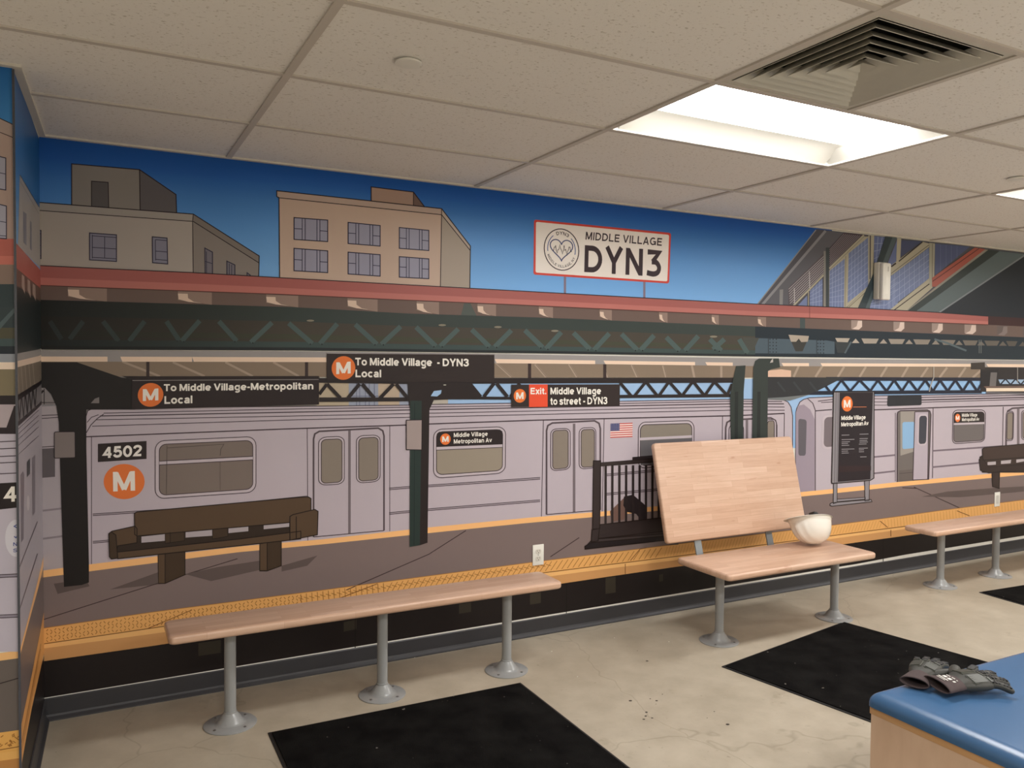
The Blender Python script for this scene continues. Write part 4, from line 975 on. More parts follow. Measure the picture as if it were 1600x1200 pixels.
B.poly([(954, 806), (953, 799), (978, 775), (982, 790), (975, 812), (956, 815)], (118, 92, 84), 11)
B.poly([(975, 776), (989, 773), (1008, 789), (1010, 812), (1001, 812), (994, 803), (980, 800), (974, 790)], (44, 38, 40), 12)
shape([(936, 820), (1060, 806), (1060, 832), (934.6, 842)], (54, 46, 46), 15)
shape([(923.5, 845), (934, 841.5), (1060, 828), (1060, 838), (914, 855)], (66, 58, 58), 15)
shape([(914, 853.5), (923.5, 848), (1060, 836), (1060, 842), (914.5, 858)], (40, 34, 36), 16)
shape([(927.5, 720), (938.5, 720), (937, 826), (926, 827)], RL, 17); shape([(925, 828), (936.5, 826), (934.6, 845), (924, 847)], RL, 17)
B.part('printed_map_stand', 'printed black information panel with orange route symbol')
KG = (142, 138, 144)
shape([(1302.5, 752), (1308, 752), (1308, 785), (1302, 787)], KG, 13, 1); shape([(1351, 749), (1358.5, 748), (1358, 782), (1351.5, 783)], KG, 13, 1)
shape([(1308, 780), (1352, 777), (1352, 780), (1308, 784)], KG, 13, .8)
shape([(1297, 787), (1300, 785.5), (1361, 780.5), (1362.5, 784), (1300, 791), (1297, 790)], KG, 14, 1)
shape([(1302.5, 612.5), (1366, 612), (1365.5, 747), (1360, 750.5), (1300, 755.5), (1299.5, 753)], KG, 15)
B.ribbon([(1306.5, 613), (1304, 754)], 1, (110, 106, 112), 17); B.ribbon([(1310, 613), (1307.5, 754)], 1, (110, 106, 112), 17)
B.poly([(1312, 613.5), (1364, 613), (1360, 749), (1309, 753)], (42, 36, 42), 17)
bullet(B, 1323.7, 631, 8.6, 12, 18)
B.ribbon([(1333, 636), (1354, 635.8)], .9, (200, 120, 84), 18)
write(B, 'Middle Village', (1314.6, 656.5), (1352.5, 655), (1314.6, 650), WT, 18, 1.35, .4, 1.6); write(B, 'Metropolitan Av', (1314.4, 666.5), (1357, 664.2), (1314.4, 660), WT, 18, 1.35, .4, 1.6)
for x, y, wd in ((1315, 680, 12), (1315, 687, 20), (1315, 690.5, 13), (1315, 693, 10), (1315, 696, 12), (1315, 702, 20), (1315, 705, 10), (1315, 708, 11), (1343, 678.5, 14), (1343, 685.5, 13), (1343, 688.5, 12), (1343, 691, 13), (1342, 694, 12), (1342, 700.5, 14), (1342, 703, 8), (1342, 706, 8), (1344, 714, 10)):
    B.ribbon([(x, y), (x+wd, y-wd*.03)], 1.0, (150, 146, 152), 18)
B.poly([(1311, 728), (1361, 728), (1361, 735), (1310.6, 738)], (52, 38, 42), 18)

# ---- hanging signs
B.part('printed_direction_sign', 'printed black sign with orange M reading To Middle Village-Metropolitan Local')
B.poly([(206, 588), (498.5, 587.5), (498.5, 632), (206, 640)], BLK, 22); B.ribbon([(207, 594.5), (498, 593)], .9, (150, 144, 144), 23)
bullet(B, 235.3, 617, 20, 18.6, 23)
write(B, 'To Middle Village-Metropolitan', (256, 611.2), (489.5, 608.3), (256, 600.3), WT, 23, 1.5)
write(B, 'Local', (257, 631), (300.5, 630), (257, 619), WT, 23, 1.5)
B.part('printed_direction_sign', 'printed black sign with orange M reading To Middle Village - DYN3 Local')
B.poly([(510.5, 551.5), (772.5, 553), (772.5, 597), (640, 597), (510.5, 593)], (50, 42, 42), 22); B.ribbon([(511, 552), (772.5, 553.8)], 1, (160, 154, 154), 23)
bullet(B, 536.7, 575, 18.5, 18.5, 23)
write(B, 'To Middle Village  - DYN3', (555, 570.8), (732.5, 572.5), (555, 559), WT, 23, 1.5)
write(B, 'Local', (555.5, 589.3), (595.5, 589.6), (555.5, 577.5), WT, 23, 1.5)
B.part('printed_exit_sign', 'printed black sign with red block reading Exit. Middle Village to street - DYN3')
B.poly([(799, 601), (968.7, 600.5), (968.3, 634), (799, 636)], (52, 44, 44), 22)
B.poly([(826.7, 600.6), (855.7, 600.6), (855.7, 635.8), (826.7, 636)], (232, 84, 56), 23)
bullet(B, 812.3, 618.5, 9.6, 10.7, 23)
write(B, 'Exit.', (829, 616), (853.5, 616), (829, 606), WT, 24, 1.4); write(B, 'Middle Village', (860, 616.3), (939, 616), (860, 605.6), WT, 24, 1.4); write(B, 'to street - DYN3', (860, 632.6), (949, 631.5), (860, 621.3), WT, 24, 1.4)
back.flush()

# ---- return side of the left pier (drawn as seen on its own plane)
B = side
B.part('printed_sky', 'printed blue sky on the narrow return wall')
TOPS = [(15, 91), (22.6, 118.7), (57, 217), (66, 240)]
XQ = [17, 24, 30.7, 40, 50, 60.5, 72]
def sband(ta, tb, c, L):
    for a, b in zip(XQ, XQ[1:]): B.poly([(a, yline(ta, a)), (b, yline(ta, b)), (b, yline(tb, b)), (a, yline(tb, a))], c, L)
RT = [(10, 360), (28, 383), (57, 415), (66, 425)]
B.poly([(17, 92), (72, 246), (72, 350), (17, 250)], [(30, 96, 160), (26, 82, 144), (50, 108, 170), (70, 130, 196)], 0)
B.poly([(17, 250), (72, 350), (72, 440), (17, 372)], [(70, 130, 196), (50, 108, 170), (120, 170, 220), (120, 170, 220)], 0)
B.part('printed_building', 'printed grey building on the return wall')
B.poly([(31, 273), (72, 343), (72, 428), (28, 384)], (168, 164, 162), 1)
B.ribbon([(31, 273), (60.5, 323)], .8, INK, 2); B.ribbon([(32, 284), (60.5, 334)], .6, (120, 116, 116), 2)
B.poly([(36, 330), (41.5, 334), (41.5, 384), (37, 379)], (122, 124, 138), 2); B.poly([(47, 345), (49.5, 347), (49.5, 392), (47, 389)], (122, 124, 138), 2)
B.part('printed_station', 'printed station canopy, train and platform wrapping the return wall')
rb = [(10, 398), (21, 414.7), (57, 445), (66, 453)]; bb_ = [(10, 436), (22.6, 444), (57, 466.7), (66, 473)]
d2 = [(10, 555), (24, 553), (57, 546.7), (66, 545)]; d3 = [(10, 567), (24, 565), (57, 557), (66, 555)]; d4 = [(10, 577), (24, 574.7), (57, 566), (66, 563.5)]
d5 = [(10, 627), (25, 618.7), (54.7, 600), (66, 594)]; d6 = [(10, 637), (26.7, 627), (57, 606.7), (66, 600)]; d7 = [(10, 672), (26.7, 660), (57, 634), (66, 626)]; d8 = [(10, 680), (26.7, 668), (57, 640), (66, 632)]
sband(RT, rb, (176, 98, 90), 2); sband(rb, bb_, (104, 84, 76), 2); sband(bb_, d2, (40, 48, 50), 2); sband(d2, d3, (150, 146, 144), 2); sband(d3, d4, (226, 202, 182), 2)
sband(d4, d5, (122, 112, 100), 2); sband(d5, d6, (36, 32, 34), 2); sband(d6, d7, (120, 116, 118), 2); sband(d7, d8, (50, 44, 46), 2)
for x in (34, 43, 51): B.poly([(x, yline(rb, x)+3), (x+4, yline(rb, x+4)+3), (x+5, yline(bb_, x)+8), (x, yline(bb_, x)-4)], (168, 148, 138), 3)
for x in (28, 34, 40, 46, 52): B.ribbon([(x, yline(d6, x)), (x+3, yline(d7, x+3))], 1.6, (44, 40, 42), 3); B.ribbon([(x+5, yline(d6, x+5)), (x+3, yline(d7, x+3))], 1.2, (44, 40, 42), 3); B.ribbon([(x-1, yline(d4, x-1)), (x+2, yline(d5, x+2))], 1.2, (156, 144, 130), 3)
yt = [(10, 1085), (31, 1017), (47, 955), (62.7, 893), (66, 880)]; yt2 = [(10, 1096), (31, 1026), (47, 965), (62.7, 908), (66, 895)]
sband(d8, yt, (170, 164, 172), 2); sband(yt, yt2, (240, 186, 126), 3)
for o_ in (4, 12, 20, 30, 44): B.ribbon([(x, yline(d8, x)+o_) for x in (17, 26.7, 57, 60.5)], .8, TL, 3)
B.ribbon([(28, 892), (58.7, 814.7)], 1.2, TL, 3); B.ribbon([(29, 957), (58.7, 865)], 1.2, TL, 3)
B.poly([(32, 742), (36, 736), (38, 741), (37, 842), (33, 848)], (118, 112, 120), 3); B.poly([(50, 716), (55, 710), (55, 800), (51, 806)], (124, 118, 126), 3)
B.poly([(42, 722), (47, 716), (47, 740), (42, 746)], (60, 66, 70), 3); B.poly(ell(44, 786, 2.2, 12, 16), (196, 190, 194), 3)
tt_ = [(10, 1240), (33, 1134), (50, 1052), (64, 982), (66, 972)]; t3 = [(10, 1330), (34, 1190), (50, 1105), (66, 1034)]
sband(yt2, tt_, (112, 100, 98), 2); sband(tt_, t3, (216, 156, 92), 3)
B.ribbon([(34, 1160), (64, 1006)], .8, (150, 100, 58), 4); B.ribbon([(34, 1172), (64, 1014)], 1.2, (186, 130, 74), 4)
t4 = [(10, 1420), (40, 1300), (66, 1088)]
V, Fc, Ck = B.cur[:3]
zb = side_surf(66, 1034, 0)
n = len(V); V += [Vector((PXO+.0006, PY, .090)), Vector((PX+.0006, 0, .090)), Vector((PX+.0006, 0, zb.z)), Vector((PXO+.0006, PY, zb.z))]; Fc.append((n, n+1, n+2, n+3)); Ck.append([lin((34, 30, 30))]*4)
side.flush()

# ---- front face of the pier (left edge of the view)
B = face
XE = 19.2
def fe(y): return 19.2+(y-103)*.01375           # the pier's outer corner
B.part('printed_sky', 'printed bright blue sky on the pier face')
def fband(ya, yb, c, L, s=.0):
    xl = -260
    if isinstance(c[0], tuple): cc = [c[0], c[0], c[1], c[1]]
    else: cc = c
    B.poly([(xl, ya-s*(fe(ya)-xl)), (fe(ya), ya), (fe(yb), yb), (xl, yb-s*(fe(yb)-xl))], cc, L)
fband(98, 210, ((32, 98, 164), (74, 146, 214)), 0, .02)
B.part('printed_building', 'printed tan building corner on the pier face')
B.poly([(-260, 80), (0, 185), (fe(195), 194.7), (fe(375), 377), (-260, 377)], (182, 160, 152), 1)
B.poly([(-260, 80), (0, 185), (fe(195), 194.7), (fe(215), 215), (0, 206.7), (-260, 100)], (176, 158, 152), 2)
B.ribbon([(-260, 80), (0, 185), (fe(195), 194.7)], 1.4, INK, 3); B.ribbon([(-260, 100), (0, 206.7), (fe(215), 215)], 1.1, INK, 3)
winbox(B, [(-30, 237), (9, 247), (9, 297), (-30, 290)], 3, (172, 172, 190), [((.2, .5), (1, .5)), ((.2, 0), (.2, 1))]); winbox(B, [(-30, 312), (10, 322), (10, 373), (-30, 370)], 3, (172, 172, 190), [((.2, .5), (1, .5)), ((.2, 0), (.2, 1)), ((0, .92), (1, .92))])
B.part('printed_station', 'printed station canopy, train and platform on the pier face')
for ya, yb, c in ((373, 400, (188, 106, 96)), (400, 414, (206, 122, 110)), (413.5, 444.5, (142, 122, 112)), (444, 480, (52, 66, 70)), (480, 512, (56, 68, 72)), (512, 529, (84, 82, 66)), (529, 541, (70, 86, 88)), (541, 553.5, (38, 46, 54)), (553, 566, (150, 156, 166)), (566, 577.5, (242, 222, 204)),
                  (577, 618, (132, 122, 98)), (618, 632, (46, 40, 42)), (632, 668, (182, 170, 176)), (668, 678, (50, 42, 46)), (678, 1018, (192, 186, 200)), (1016, 1029, (240, 190, 130)), (1028, 1141, (106, 98, 94)), (1140, 1172, (226, 172, 96)), (1172, 1184, (230, 178, 104)), (1184, 1215, (190, 136, 80))):
    fband(ya, yb, c, 2, 0 if ya < 1000 else -.14)
fband(1215, 1330, (34, 30, 30), 2, -.14)
B.ribbon([(-10, 520), (fe(485), 484)], 8, (84, 100, 104), 3)
B.poly([(-20, 632), (20, 632), (24, 650), (14, 668), (-20, 668)], (182, 170, 176), 3); B.poly([(22, 634), (fe(640), 634), (fe(668), 668), (10, 668)], (50, 42, 46), 4)
for y in (689, 700, 712, 722, 739): B.ribbon([(-260, y+14), (fe(y), y)], 1.4, TL, 4)
B.poly([(-120, 762), (0, 755), (fe(753), 753.5), (fe(793), 793), (0, 796), (-120, 800)], (40, 34, 36), 4)
write(B, '4', (7, 784.5), (26, 783.5), (7, 760.5), WT, 5, 1.5)
B.poly([(25+17*math.cos(math.radians(a))-.0, 841+29*math.sin(math.radians(a))) for a in range(82, 279, 8)]+[(fe(812), 812.5), (fe(869), 869)], (214, 212, 222), 4)
write(B, 'N', (20.5, 853.3), (27, 853), (20.5, 847.5), (74, 84, 150), 5, 1.2); write(B, 'S', (20.5, 863), (27, 862.6), (20.5, 857.3), (74, 84, 150), 5, 1.2)
B.ribbon([(27, 819.5), (22, 822.5), (27, 825)], 1.6, (74, 84, 150), 5); B.ribbon([(22, 838), (25, 840.5), (28, 836)], 1.6, (74, 84, 150), 5)
for y in (900, 963): B.ribbon([(-260, y+12), (fe(y), y-1.5)], 5, (146, 140, 154), 4); B.ribbon([(-260, y+10), (fe(y), y-3.5)], 1.2, TL, 5); B.ribbon([(-260, y+15), (fe(y), y+1)], 1.2, TL, 5)
B.ribbon([(-260, 1155), (0, 1068), (32, 1059)], 1.5, (50, 42, 42), 4); B.ribbon([(-260, 1216), (33, 1166)], 1.2, (120, 80, 44), 4)
for k in range(60):
    x = -120+r2.uniform(0, 150); y = 1146+r2.uniform(0, 20)-(x-33)*.14; B.ribbon([(x, y), (x+4, y+r2.choice((-3, 3)))], 1.4, tac, 4)
face.flush()
# clear bevelled corner guard on the pier's edge
tag(box('corner_guard', PXO-.002, PXO+.0045, PY-.0075, PY+.001, .1, HT-.01, simple('grey_corner_strip', (70, 72, 80), .35), wall_left), 'thin grey corner strip')

# ------------------------------------------------------------------ benches
def board(name, L_, W_, T_, parent, loc, rot=(0, 0, 0), rc=.022, re=.012):
    """rounded plank, local x = length, y = width, z = thickness (top at z=0)"""
    bm = bmesh.new(); pts = []
    for cx_, cy_, a0 in ((L_/2-rc, W_/2-rc, 0), (-L_/2+rc, W_/2-rc, 90), (-L_/2+rc, -W_/2+rc, 180), (L_/2-rc, -W_/2+rc, 270)):
        for k in range(5):
            a = math.radians(a0+22.5*k); pts.append((cx_+rc*math.cos(a), cy_+rc*math.sin(a)))
    prof = []
    for k in range(5):
        a = math.radians(90*k/4); prof.append((re*(1-math.sin(a)), -re*(1-math.cos(a))))   # inset, z
    lv = [(i_, z_) for i_, z_ in prof]+[(i_, -T_-z_) for i_, z_ in prof[::-1]]
    rings = []
    for ins, z in lv:
        ring = []
        for (x, y) in pts:
            sx, sy = (L_/2-ins)/(L_/2), (W_/2-ins)/(W_/2); ring.append(bm.verts.new((x*sx, y*sy, z)))
        rings.append(ring)
    n = len(pts)
    for a, b in zip(rings, rings[1:]):
        for k in range(n): bm.faces.new((a[k], b[k], b[(k+1) % n], a[(k+1) % n]))
    bm.faces.new(rings[0]); bm.faces.new(rings[-1][::-1]); bmesh.ops.recalc_face_normals(bm, faces=bm.faces[:])
    o = bm_obj(name, bm, WOOD, parent, smooth=40); o.location = loc; o.rotation_euler = rot
    return o
legme = {}
def leg(parent, x, y, h):
    if 'leg' not in legme:
        bm = bmesh.new(); lathe_into(bm, [(0, 0), (.105, 0), (.106, .003), (.103, .0055), (.066, .007), (.058, .010), (.050, .018), (.040, .034), (.030, .046), (.0265, .050), (.0265, .056), (.0235, .057), (.0235, h-.004), (.045, h-.004), (.045, h), (0, h)], 40)
        me = bpy.data.meshes.new('leg'); bm.to_mesh(me); bm.free(); me.materials.append(GREY)
        for p in me.polygons: p.use_smooth = True
        me.set_sharp_from_angle(angle=math.radians(40)); legme['leg'] = me
        bm = bmesh.new(); lathe_into(bm, [(0, .0045), (.006, .0045), (.0058, .008), (.003, .0095), (0, .0095)], 12)
        me = bpy.data.meshes.new('screw'); bm.to_mesh(me); bm.free(); me.materials.append(SCREW); legme['s'] = me
    o = bpy.data.objects.new('leg', legme['leg']); COL.objects.link(o); o.parent = parent; o.location = (x, y, 0)
    for k in range(4):
        s = bpy.data.objects.new('screw', legme['s']); COL.objects.link(s); s.parent = o; a = math.radians(35+90*k); s.location = (.083*math.cos(a), .083*math.sin(a), 0)
    return o
SH, ST = .437, .036
def bench(x0, x1, y0, y1, legs, ly, label):
    cx_, cy_ = (x0+x1)/2, (y0+y1)/2
    t = empty('bench', (cx_, cy_, 0)); tag(t, label, 'bench', 'wooden benches on grey pedestals along the mural wall')
    board('seat', x1-x0, y1-y0, ST, t, (0, 0, SH))
    for lx in legs: leg(t, lx-cx_, ly-cy_, SH-ST)
    return t
bench(.266, 2.045, -.493, -.268, (.510, 1.166, 1.799), -.376, 'long narrow butcher block bench on three grey pedestals at the left')
bench(4.805, 7.2, -.553, -.322, (5.132, 5.752, 6.38, 6.98), -.372, 'narrow butcher block bench at the far right below the blank wall plate')
b2 = bench(2.862, 3.975, -.765, -.352, (3.022, 3.915), -.525, 'wide butcher block bench with a leaning wooden backrest')
cx2, cy2 = (2.862+3.975)/2, (-.765-.352)/2
yb_, zb_, yt_, zt_ = -.268, .492, -.128, 1.046
ln = math.hypot(yt_-yb_, zt_-zb_); ang = math.atan2(zt_-zb_, yt_-yb_)
bk = board('backrest', 3.962-2.868, ln, .032, b2, ((2.868+3.962)/2-cx2, (yb_+yt_)/2-cy2, (zb_+zt_)/2), (ang, 0, 0), rc=.02, re=.009)
for x in (3.105, 3.66):
    bm = bmesh.new()
    pr = [(-.46, SH-ST-.001), (-.30, SH-ST-.001), (-.262, SH-ST+.012), (-.205, .62), (-.165, .78)]
    hw = .024
    rows = []
    for k, (y, z) in enumerate(pr):
        a = pr[max(0, k-1)]; b = pr[min(len(pr)-1, k+1)]; d = Vector((b[0]-a[0], b[1]-a[1])).normalized(); nn = Vector((-d.y, d.x))*.004
        rows.append([bm.verts.new((x-cx2+sx*hw, y-cy2+sg*nn.x+.0, z+sg*nn.y-.004)) for sx, sg in ((-1, 1), (1, 1), (1, -1), (-1, -1))])
    for a, b in zip(rows, rows[1:]):
        for k in range(4): bm.faces.new((a[k], a[(k+1) % 4], b[(k+1) % 4], b[k]))
    bm.faces.new(rows[0]); bm.faces.new(rows[-1]); bmesh.ops.recalc_face_normals(bm, faces=bm.faces[:])
    bm_obj('bracket', bm, STEEL, b2)

# ------------------------------------------------------------------ floor mats
def floor_mat(cx_, cy_, L_, W_, rz, label):
    t = empty('floor_mat', (cx_, cy_, 0), rz); tag(t, label, 'mat', 'black carpet mats on the concrete floor')
    bm = bmesh.new(); box_into(bm, -L_/2, L_/2, -W_/2, W_/2, 0, .004, .0015, 1); bm_obj('rubber_border', bm, RUBBER, t)
    bm = bmesh.new(); e = .014; nx, ny = 60, 60
    vs = [[bm.verts.new((-L_/2+e+(L_-2*e)*i/nx, -W_/2+e+(W_-2*e)*j/ny, .0085+.0008*noise.noise(Vector((i*.7, j*.7, cx_))))) for j in range(ny+1)] for i in range(nx+1)]
    for i in range(nx):
        for j in range(ny): bm.faces.new((vs[i][j], vs[i+1][j], vs[i+1][j+1], vs[i][j+1]))
    bnd = [e_ for e_ in bm.edges if e_.is_boundary]; r = bmesh.ops.extrude_edge_only(bm, edges=bnd)
    for v in r['geom']:
        if isinstance(v, bmesh.types.BMVert): v.co.z = .004
    bm_obj('carpet_pile', bm, CARPET, t)
    return t
m1w, m1h = 1.155, 1.75
floor_mat(.622+m1w/2, -.538-m1h/2, m1w, m1h, math.radians(-.6), 'black carpet mat in the foreground in front of the left bench')
rz = math.radians(10.4); L2, W2 = 1.14, 1.16
c0 = Vector((2.775, -.815)); ux = Vector((math.cos(rz), math.sin(rz))); uy = Vector((math.sin(rz), -math.cos(rz)))
cc = c0+ux*L2/2+uy*W2/2
floor_mat(cc.x, cc.y, L2, W2, rz, 'askew black carpet mat between the bench with backrest and the blue padded bench')
rz = math.radians(-4)
c0 = Vector((5.215, -.59)); ux = Vector((math.cos(rz), math.sin(rz))); uy = Vector((math.sin(rz), -math.cos(rz))); cc = c0+ux*.75+uy*.5
floor_mat(cc.x, cc.y, 1.5, 1.0, rz, 'black carpet mat cut off by the right edge of the photo')
# drips and stains printed into the concrete
bm = bmesh.new()
for (x, y, s) in ((1011, 1033, 3), (985, 1095, 3.2), (1026, 1095, 2.6), (1016, 1092, 1.6), (1035, 1085, 1.4), (1010, 1113, 2.6), (1009, 1119, 2.6), (1006, 1124, 2.4), (1019, 1122, 2), (1137, 1132, 3.4), (1116, 1112, 1.5), (996, 1017, 1.2), (1105, 1122, 1.2)):
    p = on_z(x, y, 0); f_ = .0022*s
    vs = [bm.verts.new((p.x+f_*math.cos(a*math.pi/5)*(1+.3*rnd.random()), p.y+.8*f_*math.sin(a*math.pi/5)*(1+.3*rnd.random()), .0006)) for a in range(10)]; bm.faces.new(vs)
st = bm_obj('paint_drips', bm, simple('dried_black_drips', (58, 50, 44), .6), floor); tag(st, 'small dark drips on the concrete', kind='stuff')
bm = bmesh.new()
for (x, y, s) in ((862, 1018, 1.8), (902, 1058, 1.3), (902, 1057, 1), (1226, 930, 2.2), (1222, 1088, 1.2), (1045, 1003, 1.6), (903, 1057, 1), (960, 997, 1.4), (648, 1028, 1.5)):
    p = on_z(x, y, 0); bmesh.ops.create_icosphere(bm, subdivisions=1, radius=.0016*s, matrix=Matrix.Translation((p.x, p.y, .0013)) @ Matrix.Diagonal((1.5, 1, .6, 1)))
tag(bm_obj('plaster_crumbs', bm, simple('white_crumbs', (232, 228, 216), .8), floor), 'tiny white crumbs on the concrete', kind='stuff')

# ------------------------------------------------------------------ ceiling fixtures
def troffer(i, j, label):
    xa, xb = GX0+2*G*i, GX0+2*G*(i+1); yb = A0-G*(j-1); ya = yb-G
    t = empty('ceiling_light', ((xa+xb)/2, (ya+yb)/2, HT)); tag(t, label, 'ceiling light', 'recessed ceiling lights')
    hx, hy = (xb-xa)/2-.012, G/2-.012
    lx, ly, dz = hx-.03, .160, .055
    bm = bmesh.new()                              # reflector pan: curved wings and sloped ends
    for s in (1, -1):
        rows = []
        for k in range(9):
            a = k/8*math.pi/2; y = hy-(hy-ly)*math.sin(a)**1.0*1.0; z = dz*(1-math.cos(a))
            y = hy-(hy-ly)*(k/8); z = dz*math.sin(a)
            rows.append([bm.verts.new((-hx, s*y, z)), bm.verts.new((-lx, s*y, z)), bm.verts.new((lx, s*y, z)), bm.verts.new((hx, s*y, z))])
        for a, b in zip(rows, rows[1:]):
            bm.faces.new((a[1], a[2], b[2], b[1]))
    for s in (1, -1):
        vs = []
        for (x, y, z) in ((hx, -hy, 0), (hx, hy, 0), (lx-.03, hy, dz*.9), (lx-.03, -hy, dz*.9)): vs.append(bm.verts.new((s*x, y, z)))
        bm.faces.new(vs)
    bmesh.ops.recalc_face_normals(bm, faces=bm.faces[:])
    bm_obj('reflector', bm, simple('white_reflector', (222, 220, 210), .5, var=.01), t, smooth=30)
    bm = bmesh.new(); box_into(bm, -hx-.004, hx+.004, -hy-.004, hy+.004, dz+.01, dz+.05)
    bm_obj('housing', bm, simple('lamp_housing', (200, 200, 196), .5), t)
    bm = bmesh.new(); rows = []
    for k in range(13):
        a = math.pi*k/12; rows.append([bm.verts.new((sx*(lx-.02), -ly*math.cos(a), dz+.004-.024*math.sin(a))) for sx in (-1, 1)])
    for a, b in zip(rows, rows[1:]): bm.faces.new((a[0], a[1], b[1], b[0]))
    bmesh.ops.recalc_face_normals(bm, faces=bm.faces[:])
    bm_obj('lens', bm, LENS, t, smooth='all')
    for (x0_, x1_, y0_, y1_) in ((-hx-.003, hx+.003, hy-.004, hy+.004), (-hx-.003, hx+.003, -hy-.004, -hy+.004), (-hx-.004, -hx+.004, -hy, hy), (hx-.004, hx+.004, -hy, hy)):
        box('frame', x0_, x1_, y0_, y1_, -.003, .012, simple('white_lamp_frame', (235, 233, 226), .4) if 'wlf' not in tm else tm['wlf'], t)
LAB = {(1, 2): 'bright recessed LED ceiling light beside the air vent', (3, 2): 'recessed ceiling light cut off by the right edge of the photo'}
for k, (i, j) in enumerate(LIGHTS):
    troffer(i, j, LAB.get((i, j), 'unseen recessed ceiling light added in the %s row behind the camera, %s' % ('nearer' if j == 6 else 'farther', {-1: 'leftmost', 1: 'second from left', 3: 'third from left', 5: 'rightmost'}[i]) if j > 3 else 'recessed ceiling light farther right beyond the photo'))

# air diffuser
xa = GX0+2*G*1; yb = A0-2*G
t = empty('air_vent', (xa+G/2, yb-G/2, HT)); tag(t, 'square louvred ceiling air vent beside the bright ceiling light', 'air vent')
h = G/2-.012
bm = bmesh.new()
def ring(bm, r0, z0, r1, z1, th=0):
    a = [bm.verts.new((sx*r0, sy*r0, z0)) for sx, sy in ((-1, -1), (1, -1), (1, 1), (-1, 1))]; b = [bm.verts.new((sx*r1, sy*r1, z1)) for sx, sy in ((-1, -1), (1, -1), (1, 1), (-1, 1))]
    for k in range(4): bm.faces.new((a[k], a[(k+1) % 4], b[(k+1) % 4], b[k]))
ring(bm, h, 0, h-.022, 0); ring(bm, h-.022, 0, h-.024, .03); ring(bm, h, 0, h, .03)
bm_obj('frame', bm, VENTM, t)
for k in range(6):
    r = .268-k*.039
    bm = bmesh.new(); ring(bm, r, -.002, r-.046, .036); ring(bm, r-.0012, -.003, r-.047, .035); ring(bm, r, -.002, r-.0012, -.003); ring(bm, r-.046, .036, r-.047, .035)
    bm_obj('louvre_ring', bm, VENTM, t)
bm = bmesh.new(); r = .030
vs = [bm.verts.new((sx*r, sy*r, .002)) for sx, sy in ((-1, -1), (1, -1), (1, 1), (-1, 1))]; ap = bm.verts.new((0, 0, .03))
for k in range(4): bm.faces.new((vs[k], vs[(k+1) % 4], ap))
bm_obj('centre_cone', bm, VENTM, t)
bm = bmesh.new()
ring(bm, h-.002, .02, h-.05, .13); ring(bm, h-.05, .13, .02, .13)
bm_obj('plenum', bm, DUCT, t)
bm = bmesh.new(); lathe_into(bm, [(.13, .06), (.13, .125), (.0, .128)], 32)
bm_obj('duct_neck', bm, simple('black_duct_neck', (18, 18, 18), .8), t, smooth=True)

# sprinkler cover plates
for (x, y, lb) in ((.860, -1.497, 'round white sprinkler cover plate alone on a ceiling tile at the upper left'), (4.0, -1.50, 'round white sprinkler cover plate near the right edge of the photo')):
    p = on_z(638, 96, HT) if x < 1 else on_z(1588, 278, HT)
    bm = bmesh.new(); lathe_into(bm, [(0, -.009), (.030, -.0088), (.0395, -.0075), (.041, -.006), (.041, -.004), (.036, -.003), (.034, .001), (0, .001)], 40)
    o = bm_obj('sprinkler_cover', bm, WHITEP, None, smooth=30); o.location = (p.x, p.y, HT); tag(o, lb, 'sprinkler', 'sprinkler cover plates')

# ------------------------------------------------------------------ wall fittings
o1 = on_y(832, 851, 0); o2 = on_y(848, 882, 0)
oc = Vector(((o1.x+o2.x)/2, 0, (o1.z+o2.z)/2))
t = empty('power_outlet', (oc.x, 0, oc.z)); tag(t, 'white duplex power outlet on the mural above the left bench', 'power outlet')
box('cover_plate', -.035, .035, -.008, -.0035, -.057, .057, WHITEP, t, .002, 2)
for s in (1, -1):
    bm = bmesh.new(); z = s*.0195
    pts = [(.0165*math.cos(math.radians(a)), z+max(-.0125, min(.0125, .0165*math.sin(math.radians(a))))) for a in range(0, 360, 15)]
    f0 = [bm.verts.new((x, -.0080, zz)) for x, zz in pts]; f1 = [bm.verts.new((x, -.0105, zz)) for x, zz in pts]
    bm.faces.new(f1)
    for k in range(len(pts)): bm.faces.new((f0[k], f0[(k+1) % len(pts)], f1[(k+1) % len(pts)], f1[k]))
    bmesh.ops.recalc_face_normals(bm, faces=bm.faces[:])
    rc_ = bm_obj('receptacle', bm, simple('receptacle_white', (214, 210, 200), .4), t)
    bm = bmesh.new()
    box_into(bm, -.0075, -.0055, -.0108, -.0100, z-.001, z+.008); box_into(bm, .0055, .0075, -.0108, -.0100, z, z+.0075); box_into(bm, -.0022, .0022, -.0108, -.0100, z-.0095, z-.005)
    bm_obj('slots', bm, DARKP, rc_)
bm = bmesh.new(); bmesh.ops.create_uvsphere(bm, u_segments=12, v_segments=6, radius=.003, matrix=Matrix.Translation((0, -.0085, 0))); bm_obj('screw', bm, SCREW, t)
p = on_y(1557, 780, 0)
t = empty('wall_plate', (p.x, 0, p.z)); tag(t, 'white rocker style wall plate above the far right bench', 'wall plate')
box('cover_plate', -.035, .035, -.008, -.0035, -.057, .057, WHITEP, t, .002, 2)
box('insert', -.0165, .0165, -.0105, -.008, -.033, .033, simple('plate_insert', (205, 202, 194), .4), t, .001, 1)
t = empty('soap_dispenser', (4.855, 0, 1.96)); t.name = 'wall_dispenser'; tag(t, 'tall white plastic dispenser box mounted high on the mural wall', 'dispenser')
box('body', 0, .088, -.050, -.0052, 0, .256, simple('dispenser_body', (224, 220, 208), .4), t, .006, 3)
box('front_cover', .004, .086, -.082, -.049, -.006, .250, WHITEP, t, .010, 4)
box('front_panel', .030, .058, -.0835, -.081, .03, .155, simple('dispenser_panel', (240, 238, 230), .2), t, .001, 1)
